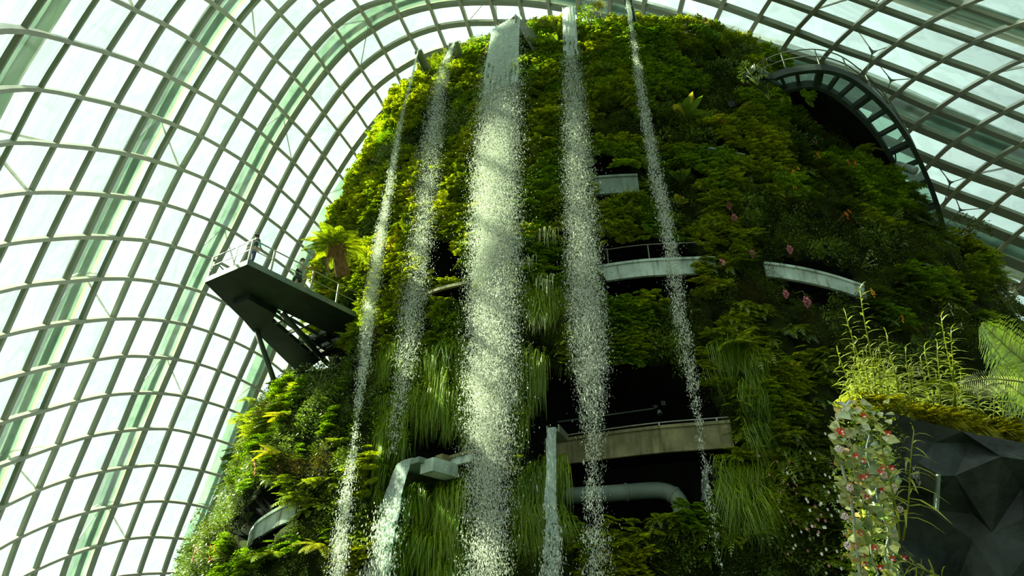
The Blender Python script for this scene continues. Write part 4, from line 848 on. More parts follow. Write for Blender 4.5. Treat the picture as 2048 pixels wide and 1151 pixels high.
def grass_t(n=34, out=.35, drop=1.0, w=.018):
    vs = []; fs = []
    for k in range(n):
        b = V((random.uniform(-.4, .4), random.uniform(-.05, .1), random.uniform(-.2, .3))); a = random.uniform(-.9, .9); o_ = V((math.sin(a), math.cos(a), 0)) * out * random.uniform(.4, 1.2)
        dr = drop * random.uniform(.5, 1.2); s = V((math.cos(a), -math.sin(a), 0)) * w; o = len(vs)
        for q in range(5):
            t = q / 4; p = b + o_ * math.sin(min(1, t * 1.3) * PI / 2) + V((random.uniform(-.02, .02), 0, .12 * math.sin(t * PI) - dr * t * t)); ww = 1.1 - t
            vs += [p - s * ww, p + s * ww]
        for q in range(4): fs += [(o + 2 * q, o + 2 * q + 1, o + 2 * q + 3), (o + 2 * q, o + 2 * q + 3, o + 2 * q + 2)]
    return T([p[:] for p in vs], fs)
def strap_t(n=11, L0=.9, w=.10, droop=.5, up=.8, spread=1.2, asp_tip=.2):
    """rosette of broad strap leaves"""
    parts = []
    for k in range(n):
        a = spread * (2 * (k + .5) / n - 1) * PI / 2 + random.uniform(-.15, .15); d = V((math.sin(a), math.cos(a) * .8 + .1, up * random.uniform(.5, 1.3))).normalized(); s = d.cross(V((0, 0, 1))).normalized()
        L_ = L0 * random.uniform(.75, 1.1); vs = []; fs = []; dr = droop * random.uniform(.5, 1.4)
        for q in range(6):
            t = q / 5; p = d * L_ * t + V((0, 0, -dr * t * t * L_)); ww = w * (math.sin(PI * (.12 + .86 * t)) ** .7 if t < 1 else .0) + .004; n_ = s.cross(d) * (-ww * .35)
            vs += [p - s * ww + n_, p, p + s * ww + n_]
        for q in range(5):
            o = 3 * q; fs += [(o, o + 1, o + 4), (o, o + 4, o + 3), (o + 1, o + 2, o + 5), (o + 1, o + 5, o + 4)]
        parts.append(T([p[:] for p in vs], fs))
    return cat_t(parts)
TPL = dict(
    fern=[fern_t(9), fern_t(8, .8, .3), fern_t(10, .45, .6)], feather=[feather_t(), feather_t(10), feather_t(8), feather_t(11)],
    leafy=[leafy_t(64), leafy_t(56, .13, .55), leafy_t(80, .09, .5)], bushy=[leafy_t(60, .17, .6, .5, .2), leafy_t(50, .2, .6, .45)],
    grass=[grass_t(), grass_t(40, .3, 1.3), grass_t(28, .45, .8)], moss=[leafy_t(150, .055, .5, .8), leafy_t(150, .06, .55, .7)])
def place_batch(items):
    """items = [(template, point, outward, scale, roll)] -> joined vertices and triangles"""
    vs = []; fs = []; o = 0
    for (tv, tf), p, od, sc, roll, lift in items:
        y = V(od); x = V((y.y, -y.x, 0)); x = x.normalized() if x.length > 1e-4 else V((1, 0, 0)); z = x.cross(y)
        if z.z < 0: x, z = -x, -z
        cr, sr = math.cos(roll), math.sin(roll); x2 = x * cr + z * sr; z2 = z * cr - x * sr
        R = np.array([x2[:], y[:], z2[:]]) * sc
        vs.append(tv @ R + np.array(p[:])); fs.append(tf + o); o += len(tv)
    return np.vstack(vs), np.vstack(fs)

# ------------------------------------------------------------------ uncountable green cover of the hill
def vnoise(a, b, seed):
    h = lambda i, j: np.modf(np.abs(np.sin(i * 127.1 + j * 311.7 + seed * 74.7) * 43758.5453))[0]
    i, j = np.floor(a), np.floor(b); fa, fb = a - i, b - j; fa = fa * fa * (3 - 2 * fa); fb = fb * fb * (3 - 2 * fb)
    return (h(i, j) * (1 - fa) + h(i + 1, j) * fa) * (1 - fb) + (h(i, j + 1) * (1 - fa) + h(i + 1, j + 1) * fa) * fb
NC = 36000
phi_s = rng.uniform(-128, 118, NC); z_s = rng.uniform(-1.2, 33.6, NC)
P_s = surf(phi_s, z_s); ppx, ppy, _ = proj(P_s)
keep = (cave_depth(P_s) == 0)
for q in CLEAR: keep &= ~(in_poly(ppx, ppy, q) & (P_s[:, 1] < AX.y + 4))
behind = (ppy > 1230) | (ppx < 250) | (ppx > 2150)
keep &= ~(behind & (rng.random(NC) < .7))
_od = P_s[:, :2] - np.array([AX.x, AX.y]); _od /= np.linalg.norm(_od, axis=1, keepdims=True)
away = (-(_od * P_s[:, :2]).sum(1) / np.linalg.norm(P_s[:, :2], axis=1)) < -.12   # turned away from the path: thinner planting
keep &= ~(away & (rng.random(NC) < .65))
R_s = Rm(phi_s, z_s); keep &= rng.random(NC) < np.clip(R_s / 15., .45, 1)
mound = .62 * vnoise(phi_s * .21 + 3, z_s * .95, 4) + .38 * vnoise(phi_s * .5, z_s * 2.1 + 5, 5)   # planting swells into mounds with dark gaps between
keep &= rng.random(NC) < np.clip((mound - .22) * 4.5, .06, 1)
n1_ = vnoise(phi_s * .14, z_s * .55, 1); n2_ = vnoise(phi_s * .09 + 9, z_s * .33, 2); n3_ = vnoise(phi_s * .3, z_s * 1.2, 3)
COVER = {}
def zone(px, py):
    if px < 700 and py > 560: return 'low'
    if px < 960: return 'left'
    if px < 1290: return 'centre'
    return 'right'
dz_dr = 0
for k in np.where(keep)[0]:
    px, py = ppx[k], ppy[k]; a, b, c = n1_[k], n2_[k], n3_[k]; zn = zone(px, py); ph = phi_s[k]
    if z_s[k] > 32.6: kind, mat = ('leafy', 'lush') if a < .5 else ('feather', 'feather')
    elif zn == 'left' and py > 700 and 775 < px < 960 and a < .8: kind, mat = 'grass', 'grass'
    elif zn == 'centre' and 1030 < px < 1140 and py > 560 and a < .6: kind, mat = 'grass', 'grass'
    elif zn == 'right' and 1420 < px < 1530 and py > 640 and a < .36: kind, mat = 'grass', 'grass'
    elif zn == 'low': kind, mat = ('leafy', 'shrub') if a < .56 else (('feather', 'lush') if a < .64 else (('leafy', 'dark') if a < .78 else (('fern', 'fern') if c < .6 else ('leafy', 'bronze'))))
    elif zn == 'left': kind, mat = ('feather', 'feather') if a < .42 else (('fern', 'fern') if a < .55 else (('leafy', 'shrub') if b < .5 else ('leafy', 'lush')))
    elif zn == 'centre': kind, mat = ('feather', 'lush') if a < .4 else (('feather', 'feather') if a < .56 else (('moss', 'dark') if b < .45 else (('fern', 'fern') if c < .5 else ('leafy', 'lush'))))
    else:
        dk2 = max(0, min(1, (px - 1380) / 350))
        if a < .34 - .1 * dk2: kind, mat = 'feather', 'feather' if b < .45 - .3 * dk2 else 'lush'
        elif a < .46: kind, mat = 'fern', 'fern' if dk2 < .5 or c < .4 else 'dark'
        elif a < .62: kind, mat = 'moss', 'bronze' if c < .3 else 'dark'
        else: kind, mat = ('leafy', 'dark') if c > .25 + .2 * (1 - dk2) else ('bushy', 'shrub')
    off = -.28 + 1.05 * mound[k]
    p = V(surf(ph, z_s[k], off)); od = out_dir(p)
    if z_s[k] > 32: od = (od + V((0, 0, .8))).normalized()
    sc = {'grass': .95, 'fern': .85, 'feather': .82, 'leafy': .78, 'bushy': .8, 'moss': .7}[kind] * random.uniform(.7, 1.25)
    COVER.setdefault((kind, mat, zn), []).append((random.choice(TPL[kind]), p, od, sc, random.uniform(-.4, .4), 0))
# planting on the very top
for k in range(420):
    a = random.uniform(0, 2 * PI); r = 8.6 * math.sqrt(random.random()); p = V((AX.x + r * math.cos(a), AX.y + r * math.sin(a), 33.75))
    COVER.setdefault(('leafy', 'shrub', 'summit'), []).append((random.choice(TPL['leafy']), p, V((random.uniform(-.3, .3), -.4, 1)).normalized(), random.uniform(.7, 1.1), 0, 0))
WORDS = {'fern': 'fern fronds', 'feather': 'feathery spikemoss cushions', 'leafy': 'small-leaved creeping shrubs', 'bushy': 'large-leaved bushes', 'grass': 'long hanging grass', 'moss': 'fine low moss'}
COLW = {'feather': 'yellow green', 'lush': 'bright green', 'fern': 'mid green', 'dark': 'dark green', 'shrub': 'olive green', 'bronze': 'reddish bronze', 'grass': 'bright green', 'yellow': 'yellow'}
ZW = {'low': 'on the lower left flank below the viewing platform', 'left': 'around the three leftmost falls', 'centre': 'around the tall waterfall right of the broadest', 'right': 'on the shaded slope right of the slanting waterfall', 'summit': 'on the flat summit'}
for (kind, mat, zn), items in sorted(COVER.items()):
    v, f = place_batch(items)
    o = tri_mesh({'fern': 'fern_cover', 'feather': 'spikemoss_cover', 'leafy': 'shrub_foliage', 'bushy': 'bush_foliage', 'grass': 'hanging_grass', 'moss': 'moss_cover'}[kind], v, f, L[mat])
    tag(o, f"{COLW[mat]} {WORDS[kind]} {ZW[zn]}", 'foliage', kind='stuff'); COVER[(kind, mat, zn)] = len(items)
    del v, f, items

# ------------------------------------------------------------------ light
w = bpy.data.worlds.new('sky'); bpy.context.scene.world = w; w.use_nodes = True; nt = w.node_tree; nt.nodes.clear()
SUN_DIR = V((-.74, .13, .66)).normalized()
tc = N(nt, 'ShaderNodeTexCoord'); dt = N(nt, 'ShaderNodeVectorMath', operation='DOT_PRODUCT'); dt.inputs[1].default_value = (-.93, .25, .28)
nt.links.new(tc.outputs['Generated'], dt.inputs[0])
rp = N(nt, 'ShaderNodeValToRGB'); e = rp.color_ramp.elements
e[0].position = .30; e[0].color = (.20, .25, .235, 1); e[1].position = .95; e[1].color = (.60, .62, .59, 1)
x = e.new(.46); x.color = (.46, .55, .51, 1); x = e.new(.62); x.color = (.56, .62, .59, 1)
mr = N(nt, 'ShaderNodeMapRange'); mr.inputs['From Min'].default_value = -1; mr.inputs['From Max'].default_value = 1
nt.links.new(dt.outputs['Value'], mr.inputs['Value']); nt.links.new(mr.outputs[0], rp.inputs['Fac'])
sx = N(nt, 'ShaderNodeSeparateXYZ'); nt.links.new(tc.outputs['Generated'], sx.inputs[0])
hz = N(nt, 'ShaderNodeMapRange'); hz.inputs['From Min'].default_value = -.06; hz.inputs['From Max'].default_value = .04; hz.inputs['To Min'].default_value = .35
nt.links.new(sx.outputs['Z'], hz.inputs['Value'])
mul = N(nt, 'ShaderNodeVectorMath', operation='SCALE'); nt.links.new(rp.outputs['Color'], mul.inputs[0]); nt.links.new(hz.outputs[0], mul.inputs['Scale'])
zn_ = N(nt, 'ShaderNodeMapRange'); zn_.inputs['From Min'].default_value = .78; zn_.inputs['From Max'].default_value = .98; zn_.inputs['To Min'].default_value = 1.0; zn_.inputs['To Max'].default_value = 2.6
nt.links.new(sx.outputs['Z'], zn_.inputs['Value'])   # zenith brightened, mostly out of view, for added top light
mu2 = N(nt, 'ShaderNodeVectorMath', operation='SCALE'); nt.links.new(mul.outputs[0], mu2.inputs[0]); nt.links.new(zn_.outputs[0], mu2.inputs['Scale'])
bg = N(nt, 'ShaderNodeBackground', Strength=2.4); nt.links.new(mu2.outputs[0], bg.inputs['Color'])
ow = N(nt, 'ShaderNodeOutputWorld'); nt.links.new(bg.outputs[0], ow.inputs[0])
sl = bpy.data.lights.new('sun', 'SUN'); so = bpy.data.objects.new('sun', sl); C.objects.link(so)
sl.energy = 36.0; sl.angle = math.radians(1.2); sl.color = (1.0, .92, .66); so.rotation_euler = SUN_DIR.to_track_quat('Z', 'Y').to_euler(); so.location = SUN_DIR * 90
sc_ = bpy.context.scene
sc_.view_settings.view_transform = 'Standard'; sc_.view_settings.look = 'None'; sc_.view_settings.exposure = 0; sc_.view_settings.gamma = 1
sc_.cycles.max_bounces = 8; sc_.cycles.diffuse_bounces = 3; sc_.cycles.glossy_bounces = 2; sc_.cycles.transmission_bounces = 3; sc_.cycles.transparent_max_bounces = 14
sc_.cycles.sample_clamp_indirect = 4

# ------------------------------------------------------------------ single plants that can be told apart
def basis(od, roll=0.):
    y = V(od).normalized(); x = V((y.y, -y.x, 0)); x = x.normalized() if x.length > 1e-4 else V((1, 0, 0)); z = x.cross(y)
    if z.z < 0: x, z = -x, -z
    cr, sr = math.cos(roll), math.sin(roll)
    return np.array([(x * cr + z * sr)[:], y[:], (z * cr - x * sr)[:]])
def plant(name, label, cat, p, parts, sc=1., od=None, roll=0., group=None):
    """parts = [(part name, (verts, tris), material, part label)]"""
    od = od or out_dir(p); B = basis(od, roll) * sc
    e = empty(name, p, label, cat, group)
    for q in parts:
        o = tri_mesh(q[0], q[1][0] @ B, q[1][1], q[2], e)
        if len(q) > 3: o['label'] = q[3]
    return e
def mb_t(m):
    """an MB as template triangles"""
    fs = []
    for f in m.f: fs += [(f[0], f[k], f[k + 1]) for k in range(1, len(f) - 1)]
    return T(m.v, fs)
def put(px, py, off=.25):
    p = hit(px, py, off)
    return p if p is not None else at(px, py, 33)
def fronds(n, mat, droop=.55, up=.45, width=.2, spread=1.25, leaflets=13, L_=1.):
    out = []
    for k in range(n):
        a = spread * (2 * (k + .5) / n - 1) * PI / 2 + random.uniform(-.15, .15)
        out.append(('frond', frond((math.sin(a), math.cos(a) * .9 + .15, up + random.uniform(-.25, .35)), L_ * random.uniform(.75, 1.05), droop * random.uniform(.7, 1.3), width, leaflets), mat))
    return out
def straps(n, mats, L0=.9, w=.1, droop=.5, up=.8, spread=1.2):
    out = []
    for k in range(n):
        random.seed(n * 31 + k); t = strap_t(1, L0, w, droop, up, .01); a = spread * (2 * (k + .5) / n - 1) * PI / 2 * .9
        c, s = math.cos(a), math.sin(a); R = np.array([[c, -s, 0], [s, c, 0], [0, 0, 1]])
        v = t[0] @ R; v[:, 2] += .15 * math.cos(a * 3) * np.abs(v[:, 1])
        out.append(('leaf', (v, t[1]), mats[k % len(mats)]))
    return out
ZZ = 1.
FERNS = [
    (505, 800, 1.15, 'fern', 9, 'mid green fern spreading sideways on the left outline, just below the platform brace'),
    (490, 838, 1.2, 'fern', 9, 'flat tiered fern reaching over the roof glass on the left outline, second below the brace'),
    (570, 835, 1.2, 'yellow', 8, 'yellow fern with long fingers below the foot of the platform brace'),
    (552, 908, 1.2, 'yellow', 8, 'pale yellow fern above the pink blossoms on the left flank'),
    (640, 545, 1.0, 'yellow', 9, 'yellow green fern seen through the platform rail, beside the person in cream'),
    (672, 590, 1.0, 'yellow', 9, 'golden fern behind the right end of the platform rail'),
    (700, 560, .9, 'fern', 8, 'green fern under the tree fern trunk on the left flank'),
    (1470, 690, 1.5, 'fern', 10, 'large mid green fern below the gap between the two curved parapets'),
    (1405, 565, .8, 'yellow', 8, 'small bright yellow fern hanging under the right end of the long curved parapet'),
    (1280, 615, .9, 'fern', 8, 'fern on the mossy shelf below the long curved parapet'),
    (1240, 640, .8, 'lush', 8, 'small bright fern left of the slanting waterfall, above the big dark opening'),
    (640, 1090, 1.2, 'yellow', 9, 'yellow fern mound at the bottom edge below the small curved parapet'),
    (545, 1110, 1.3, 'fern', 9, 'wide fern at the bottom left corner of the hill'),
    (905, 372, 1.0, 'fern', 9, 'arching fern between the misty and the broadest waterfalls, half way up'),
    (1090, 232, 1.1, 'feather', 9, 'yellow green fern mound between the broadest and the tall right waterfalls near the top'),
    (1085, 290, 1.1, 'feather', 9, 'second yellow green fern mound down, right of the broadest waterfall'),
    (1245, 330, .9, 'lush', 8, 'bright fern above the grey green curved panel'),
    (1640, 320, .9, 'lush', 8, 'shaggy green fern in the shade under the walkway'),
    (1720, 300, 1.0, 'fern', 9, 'spiky pale fern below the dark underside of the walkway'),
    (1610, 195, .7, 'lush', 8, 'small green fern tucked below the left bend of the walkway'),
    (1150, 690, .9, 'fern', 8, 'drooping fern at the upper edge of the big dark opening'),
    (1420, 250, 1.0, 'feather', 9, 'yellow green fern below the large rosette with yellowing leaves'),
]
for k, (x, y, s, m_, n, lab) in enumerate(FERNS):
    random.seed(100 + k); p = put(x, y, .6); plant('fern', lab, 'fern', p, fronds(n, L[m_]), s, None, random.uniform(-.3, .3), 'ferns on the hill')
ROS = [
    (1068, 160, 1.3, ['broad'], .85, .13, 8, 'broad paddle-leaved plant with a pale stem at the foot of the widest chute'),
    (1105, 95, 1.2, ['broad', 'lush'], .8, .13, 8, 'big smooth-leaved plant on the summit edge, just left of the tall right waterfall'),
    (915, 188, 1.1, ['broad'], .75, .14, 7, 'bright green nest plant between the misty and broadest waterfalls near the top'),
    (1366, 238, 1.7, ['broad', 'broad', 'yleaf'], .85, .12, 11, 'largest rosette with yellowing leaves, right of the slanting waterfall'),
    (1078, 378, 1.2, ['lush', 'broad'], .9, .07, 10, 'upright strap-leaved rosette between the two widest waterfalls'),
    (1205, 150, 1.1, ['broad', 'dark'], .9, .14, 8, 'dark big-leaved plant in the shade between the tall and slanting waterfalls'),
    (1235, 180, .9, ['yleaf', 'dark'], .7, .13, 6, 'plant with one yellow leaf left of the slanting waterfall'),
    (1358, 405, .9, ['yleaf', 'broad'], .7, .14, 6, 'pale heart-leaved plant touching the slanting waterfall half way down'),
    (1362, 360, 1.1, ['dark', 'broad'], .8, .13, 8, 'broad dark-leaved plant above the pale heart-leaved one'),
    (1545, 190, .8, ['lush'], .9, .05, 12, 'tuft of green strap leaves left of the walkway start'),
    (1500, 800, .7, ['yleaf', 'lush'], .8, .08, 8, 'yellow-leaved rosette on the slope left of the tall thin stems'),
    (1585, 740, .8, ['yleaf'], .8, .07, 9, 'pale yellow rosette above the white-flowered shrub'),
]
for k, (x, y, s, ms, L0, w_, n, lab) in enumerate(ROS):
    p = put(x, y, .65); plant('rosette_plant', lab, 'plant', p, straps(n, [L[q] for q in ms], L0, w_), s, None, 0, 'broad-leaved rosettes')
random.seed(11)
for x, y, s, lab in ((1092, 470, 1.0, 'pale striped grass tuft right of the broadest waterfall, topmost of its column'), (1054, 530, .9, 'pale striped grass tuft against the edge of the broadest waterfall'),
                  (1096, 560, 1.0, 'pale striped grass tuft level with the long curved parapet'), (1082, 640, .8, 'lowest pale striped grass tuft, above the bright green hanging grass')):
    p = put(x, y, .75); plant('grass_tuft', lab, 'grass tuft', p, [('blades', grass_t(26, .4, .8, .022), L['pale'])], s, None, 0, 'pale striped tufts')
for x, y, s, m_, lab in ((1065, 720, 1.6, 'grass', 'long bright hanging grass curtain right of the broadest waterfall'), (880, 760, 1.7, 'grass', 'long hanging grass curtain left of the broadest waterfall, above the dark hole'),
                  (1110, 930, 1.3, 'grass', 'hanging grass under the left end of the mossy balcony'), (915, 990, 1.8, 'grass', 'grassy curtain beneath the low box spout')):
    p = put(x, y, .4); plant('grass_curtain', lab, 'hanging grass', p, [('blades', grass_t(120, .25, 1.3, .014), L[m_])], s, None, 0, 'hanging grass curtains')
# tree fern on the left flank
p = at(688, 545, 31.2); e = empty('tree_fern', p, 'tree fern with hairy brown trunk and long drooping fronds left of the thin leftmost fall', 'tree fern')
top = at(672, 492, 30.8); m = MB(); m.tube([p - e.location - (V((0, 0, .2))), (top - p) * .5, top - p], [.34, .30, .24], 14); tk = m.build('trunk', M['bark'], None, True); tk.parent = e
random.seed(3); fb = []
for k in range(10):
    a = 2 * PI * k / 10; v, f = grass_t(30, .10, .8, .014); c, s_ = math.cos(a), math.sin(a); v = v @ np.array([[c, s_, 0], [-s_, c, 0], [0, 0, 1]]); h = random.uniform(.35, 1.0); fb.append((v + np.array(((top - p) * h)[:]) + np.array([-s_ * .27, c * .27, 0]), f))
v, f = cat_t(fb); tri_mesh('hairy_skirt', v, f, M['fibre'], tk)
for k in range(22):
    a = 2 * PI * k / 22 + .2; random.seed(k); v, f = frond((math.cos(a), math.sin(a), .45 + .3 * (k % 2)), random.uniform(1.5, 2.1), .5, .17, 24, .045)
    o = tri_mesh('frond', v + np.array((top - p)[:]), f, L['fern'] if k % 4 else L['feather'], e)
# shrubs and small trees against the glass
def shrub(x, y, s, mat, lab, t=None, n=5, name='shrub', leaf=.12, stemh=.5, group='shrubs on the outline'):
    p = at(x, y, t) if t else put(x, y, .45)
    ps = []; st = MB()
    for k in range(n):
        c = V((random.uniform(-.6, .6), random.uniform(-.3, .3), random.uniform(0, 1.0))) * .9
        v, f = leafy_t(46, leaf, .42); v[:, 1] = v[:, 1] * random.choice((-1, 1)); ps.append((v + np.array(c[:]), f))
        st.tube([V((0, 0, -stemh)), c * .5 + V((0, 0, -.1)), c], [.03, .02, .01], 5)
    plant(name, lab, 'shrub' if name == 'shrub' else 'tree', p, [('stems', mb_t(st), M['stem']), ('foliage', cat_t(ps), L[mat])], s, V((0, -1, 0)), 0, group)
SHR = [(1180, 40, .95, 'lush', 'thin leafy sapling on the summit, left of the slanting waterfall', 34.5, 6, 'small_tree'),
       (1200, 30, .8, 'yellow', 'yellow-leaved sapling on the summit behind the leafy one', 34.8, 4, 'small_tree'),
       (1432, 85, 1.1, 'shrub', 'glossy shrub standing highest on the right shoulder of the summit', None, 6, 'shrub'),
       (1475, 105, 1.0, 'dark', 'dark shrub on the summit edge, just left of the walkway railing', None, 6, 'shrub'),
       (1395, 75, .8, 'shrub', 'olive shrub on the summit right of the slanting waterfall', None, 5, 'shrub'),
       (1300, 62, .7, 'lush', 'low bright shrub on the summit just right of the slanting waterfall', None, 5, 'shrub'),
       (1930, 480, 1.3, 'dark', 'dark leafy shrub sticking out on the right outline below the walkway end', None, 7, 'shrub'),
       (1965, 520, 1.1, 'dark', 'second dark shrub down on the right outline', None, 7, 'shrub'),
       (2005, 590, 1.1, 'dark', 'third dark shrub down on the right outline, above the tree fern frond', None, 7, 'shrub'),
       (2040, 640, 1.0, 'dark', 'lowest dark shrub on the right outline at the picture edge', None, 6, 'shrub'),
       (800, 235, .8, 'shrub', 'small shrub with red leaves on the left outline, above the thin fall', None, 5, 'shrub'),
       (860, 165, .8, 'yellow', 'yellow shrub under the slim chute of the thin leftmost fall', None, 5, 'shrub'),
       (925, 130, .8, 'shrub', 'olive shrub beneath the chute of the misty fall', None, 5, 'shrub'),
       (720, 425, 1.2, 'yellow', 'bright yellow green bush above the tree fern', None, 7, 'shrub'),
       (755, 385, 1.0, 'feather', 'yellow bush with orange leaves on the left outline', None, 6, 'shrub'),
       (480, 930, 1.0, 'shrub', 'loose dark shrub on the left outline above the small parapet', None, 6, 'shrub'),
       (425, 1075, 1.0, 'bronze', 'reddish shrub leaning out at the lower left outline', None, 6, 'shrub'),
       (600, 1010, .9, 'shrub', 'glossy shrub at the right end of the small curved parapet', None, 6, 'shrub'),
       (640, 760, 1.1, 'shrub', 'glossy bush beneath the platform grating', None, 6, 'shrub'),
       (1570, 900, 1.2, 'dark', 'dark bush on the shaded slope above the white-flowered shrub', None, 6, 'shrub'),
       (1512, 158, .9, 'shrub', 'leafy shrub hiding the left end of the walkway', 31.6, 6, 'shrub'),
       (1535, 188, .8, 'dark', 'dark shrub just below the left end of the walkway', 31.8, 6, 'shrub'),
       (1465, 210, .9, 'dark', 'dark bush around the round black floodlight', None, 5, 'shrub')]
for k, a in enumerate(SHR):
    random.seed(300 + k); shrub(a[0], a[1], a[2], a[3], a[4], a[5], a[6], a[7])
random.seed(5)
p = at(1962, 505, 31.5); m = MB(); m.tube([(0, 0, -.2), (.15, 0, .6), (.42, 0, 1.55)], [.018, .014, .006], 5); lv = []
for k in range(34):
    t = .25 + .75 * random.random(); c = V((.42 * t ** 1.6, 0, 1.55 * t)); v, f = leafy_t(1, .10, .05, .4); lv.append((v + np.array((c + V((random.uniform(-.18, .18), random.uniform(-.1, .1), random.uniform(-.05, .1))))[:]), f))
plant('sapling', 'thin dark sprig with few leaves rising against the roof at the right outline', 'sapling', p, [('stem', mb_t(m), M['bark']), ('leaves', cat_t(lv), L['dark'])], 1.0, V((0, -1, 0)))
# blossoms
def blossom_t(r, n=5, cup=.35):
    vs = []; fs = []
    for k in range(n):
        a = 2 * PI * k / n; d = V((math.cos(a), cup, math.sin(a))); s = V((-math.sin(a), 0, math.cos(a))); o = len(vs)
        vs += [V((0, 0, 0)), d * r * .6 + s * r * .34, d * r, d * r * .6 - s * r * .34]; fs += [(o, o + 1, o + 2), (o, o + 2, o + 3)]
    return T([p[:] for p in vs], fs)
def bloom(x, y, mat, lab, n=3, r=.11, spread=.16, group=None, hang=0., p=None, name='flower_cluster', off=.95):
    p = p or put(x, y, off); e = empty(name, p, lab, 'flower', group); od = out_dir(p); B = basis(od)
    st = MB()
    for k in range(n):
        c = V((random.uniform(-1, 1), random.uniform(0, .5), random.uniform(-1, 1) - hang)) * spread
        v, f = blossom_t(r * random.uniform(.8, 1.2), random.choice((5, 6))); b = tri_mesh('blossom', (v + np.array(c[:])) @ B, f, M[mat], e)
        cv, cf = blossom_t(r * .3, 5, 1.5); tri_mesh('centre', (cv + np.array(c[:])) @ B, cf, M['yellow'] if mat != 'yellow' else M['orange'], b)
        st.tube([V((0, -.5, -.1 + hang * .6)), c - V((0, .02, 0))], [.012, .008], 4)
    v, f = mb_t(st); tri_mesh('stalk', v @ B, f, M['stem'], e)
    return e
def pod(x, y, lab, s=.2, off=.8, k_=.8):
    """hanging pink flower head of overlapping bracts"""
    s = s * k_; p = put(x, y, off); e = empty('hanging_blossom', p, lab, 'flower', 'pink hanging blossoms'); B = basis(out_dir(p)); vs = []; fs = []
    for k in range(16):
        h = k / 15; a = k * 2.4; w = s * (.35 + .65 * math.sin(PI * min(1, h * .9 + .08))); d = V((math.cos(a), math.sin(a) * .8, 0)); t_ = V((-math.sin(a), math.cos(a), 0)); c = V((0, 0, s * (1 - 2.1 * h))); o = len(vs)
        vs += [c, c + d * w * .8 + t_ * w * .45 - V((0, 0, s * .25)), c + d * w * .7 - V((0, 0, s * .75)), c + d * w * .8 - t_ * w * .45 - V((0, 0, s * .25))]; fs += [(o, o + 1, o + 2), (o, o + 2, o + 3)]
    v, f = T([q[:] for q in vs], fs); tri_mesh('bracts', v @ B, f, M['pink'], e)
    m = MB(); m.tube([(0, -.4, s * 2.6), (0, -.05, s * 2.2), (0, 0, s)], [.014, .012, .01], 5); v, f = mb_t(m); tri_mesh('stalk', v @ B, f, M['stem'], e)
random.seed(21)
for x, y, s, lab in ((1458, 408, .22, 'upper pink hanging blossom of a close pair, right of the slanting waterfall'), (1468, 433, .22, 'lower pink hanging blossom of a close pair, right of the slanting waterfall'),
                 (1579, 496, .22, 'pink hanging blossom above the shorter curved parapet'), (1613, 600, .26, 'large pink hanging blossom below the shorter curved parapet'),
                 (1504, 505, .2, 'dull pink hanging blossom above the gap between the parapets'), (1571, 585, .2, 'small pale hanging blossom at the underside of the shorter parapet')): pod(x, y, lab, s)
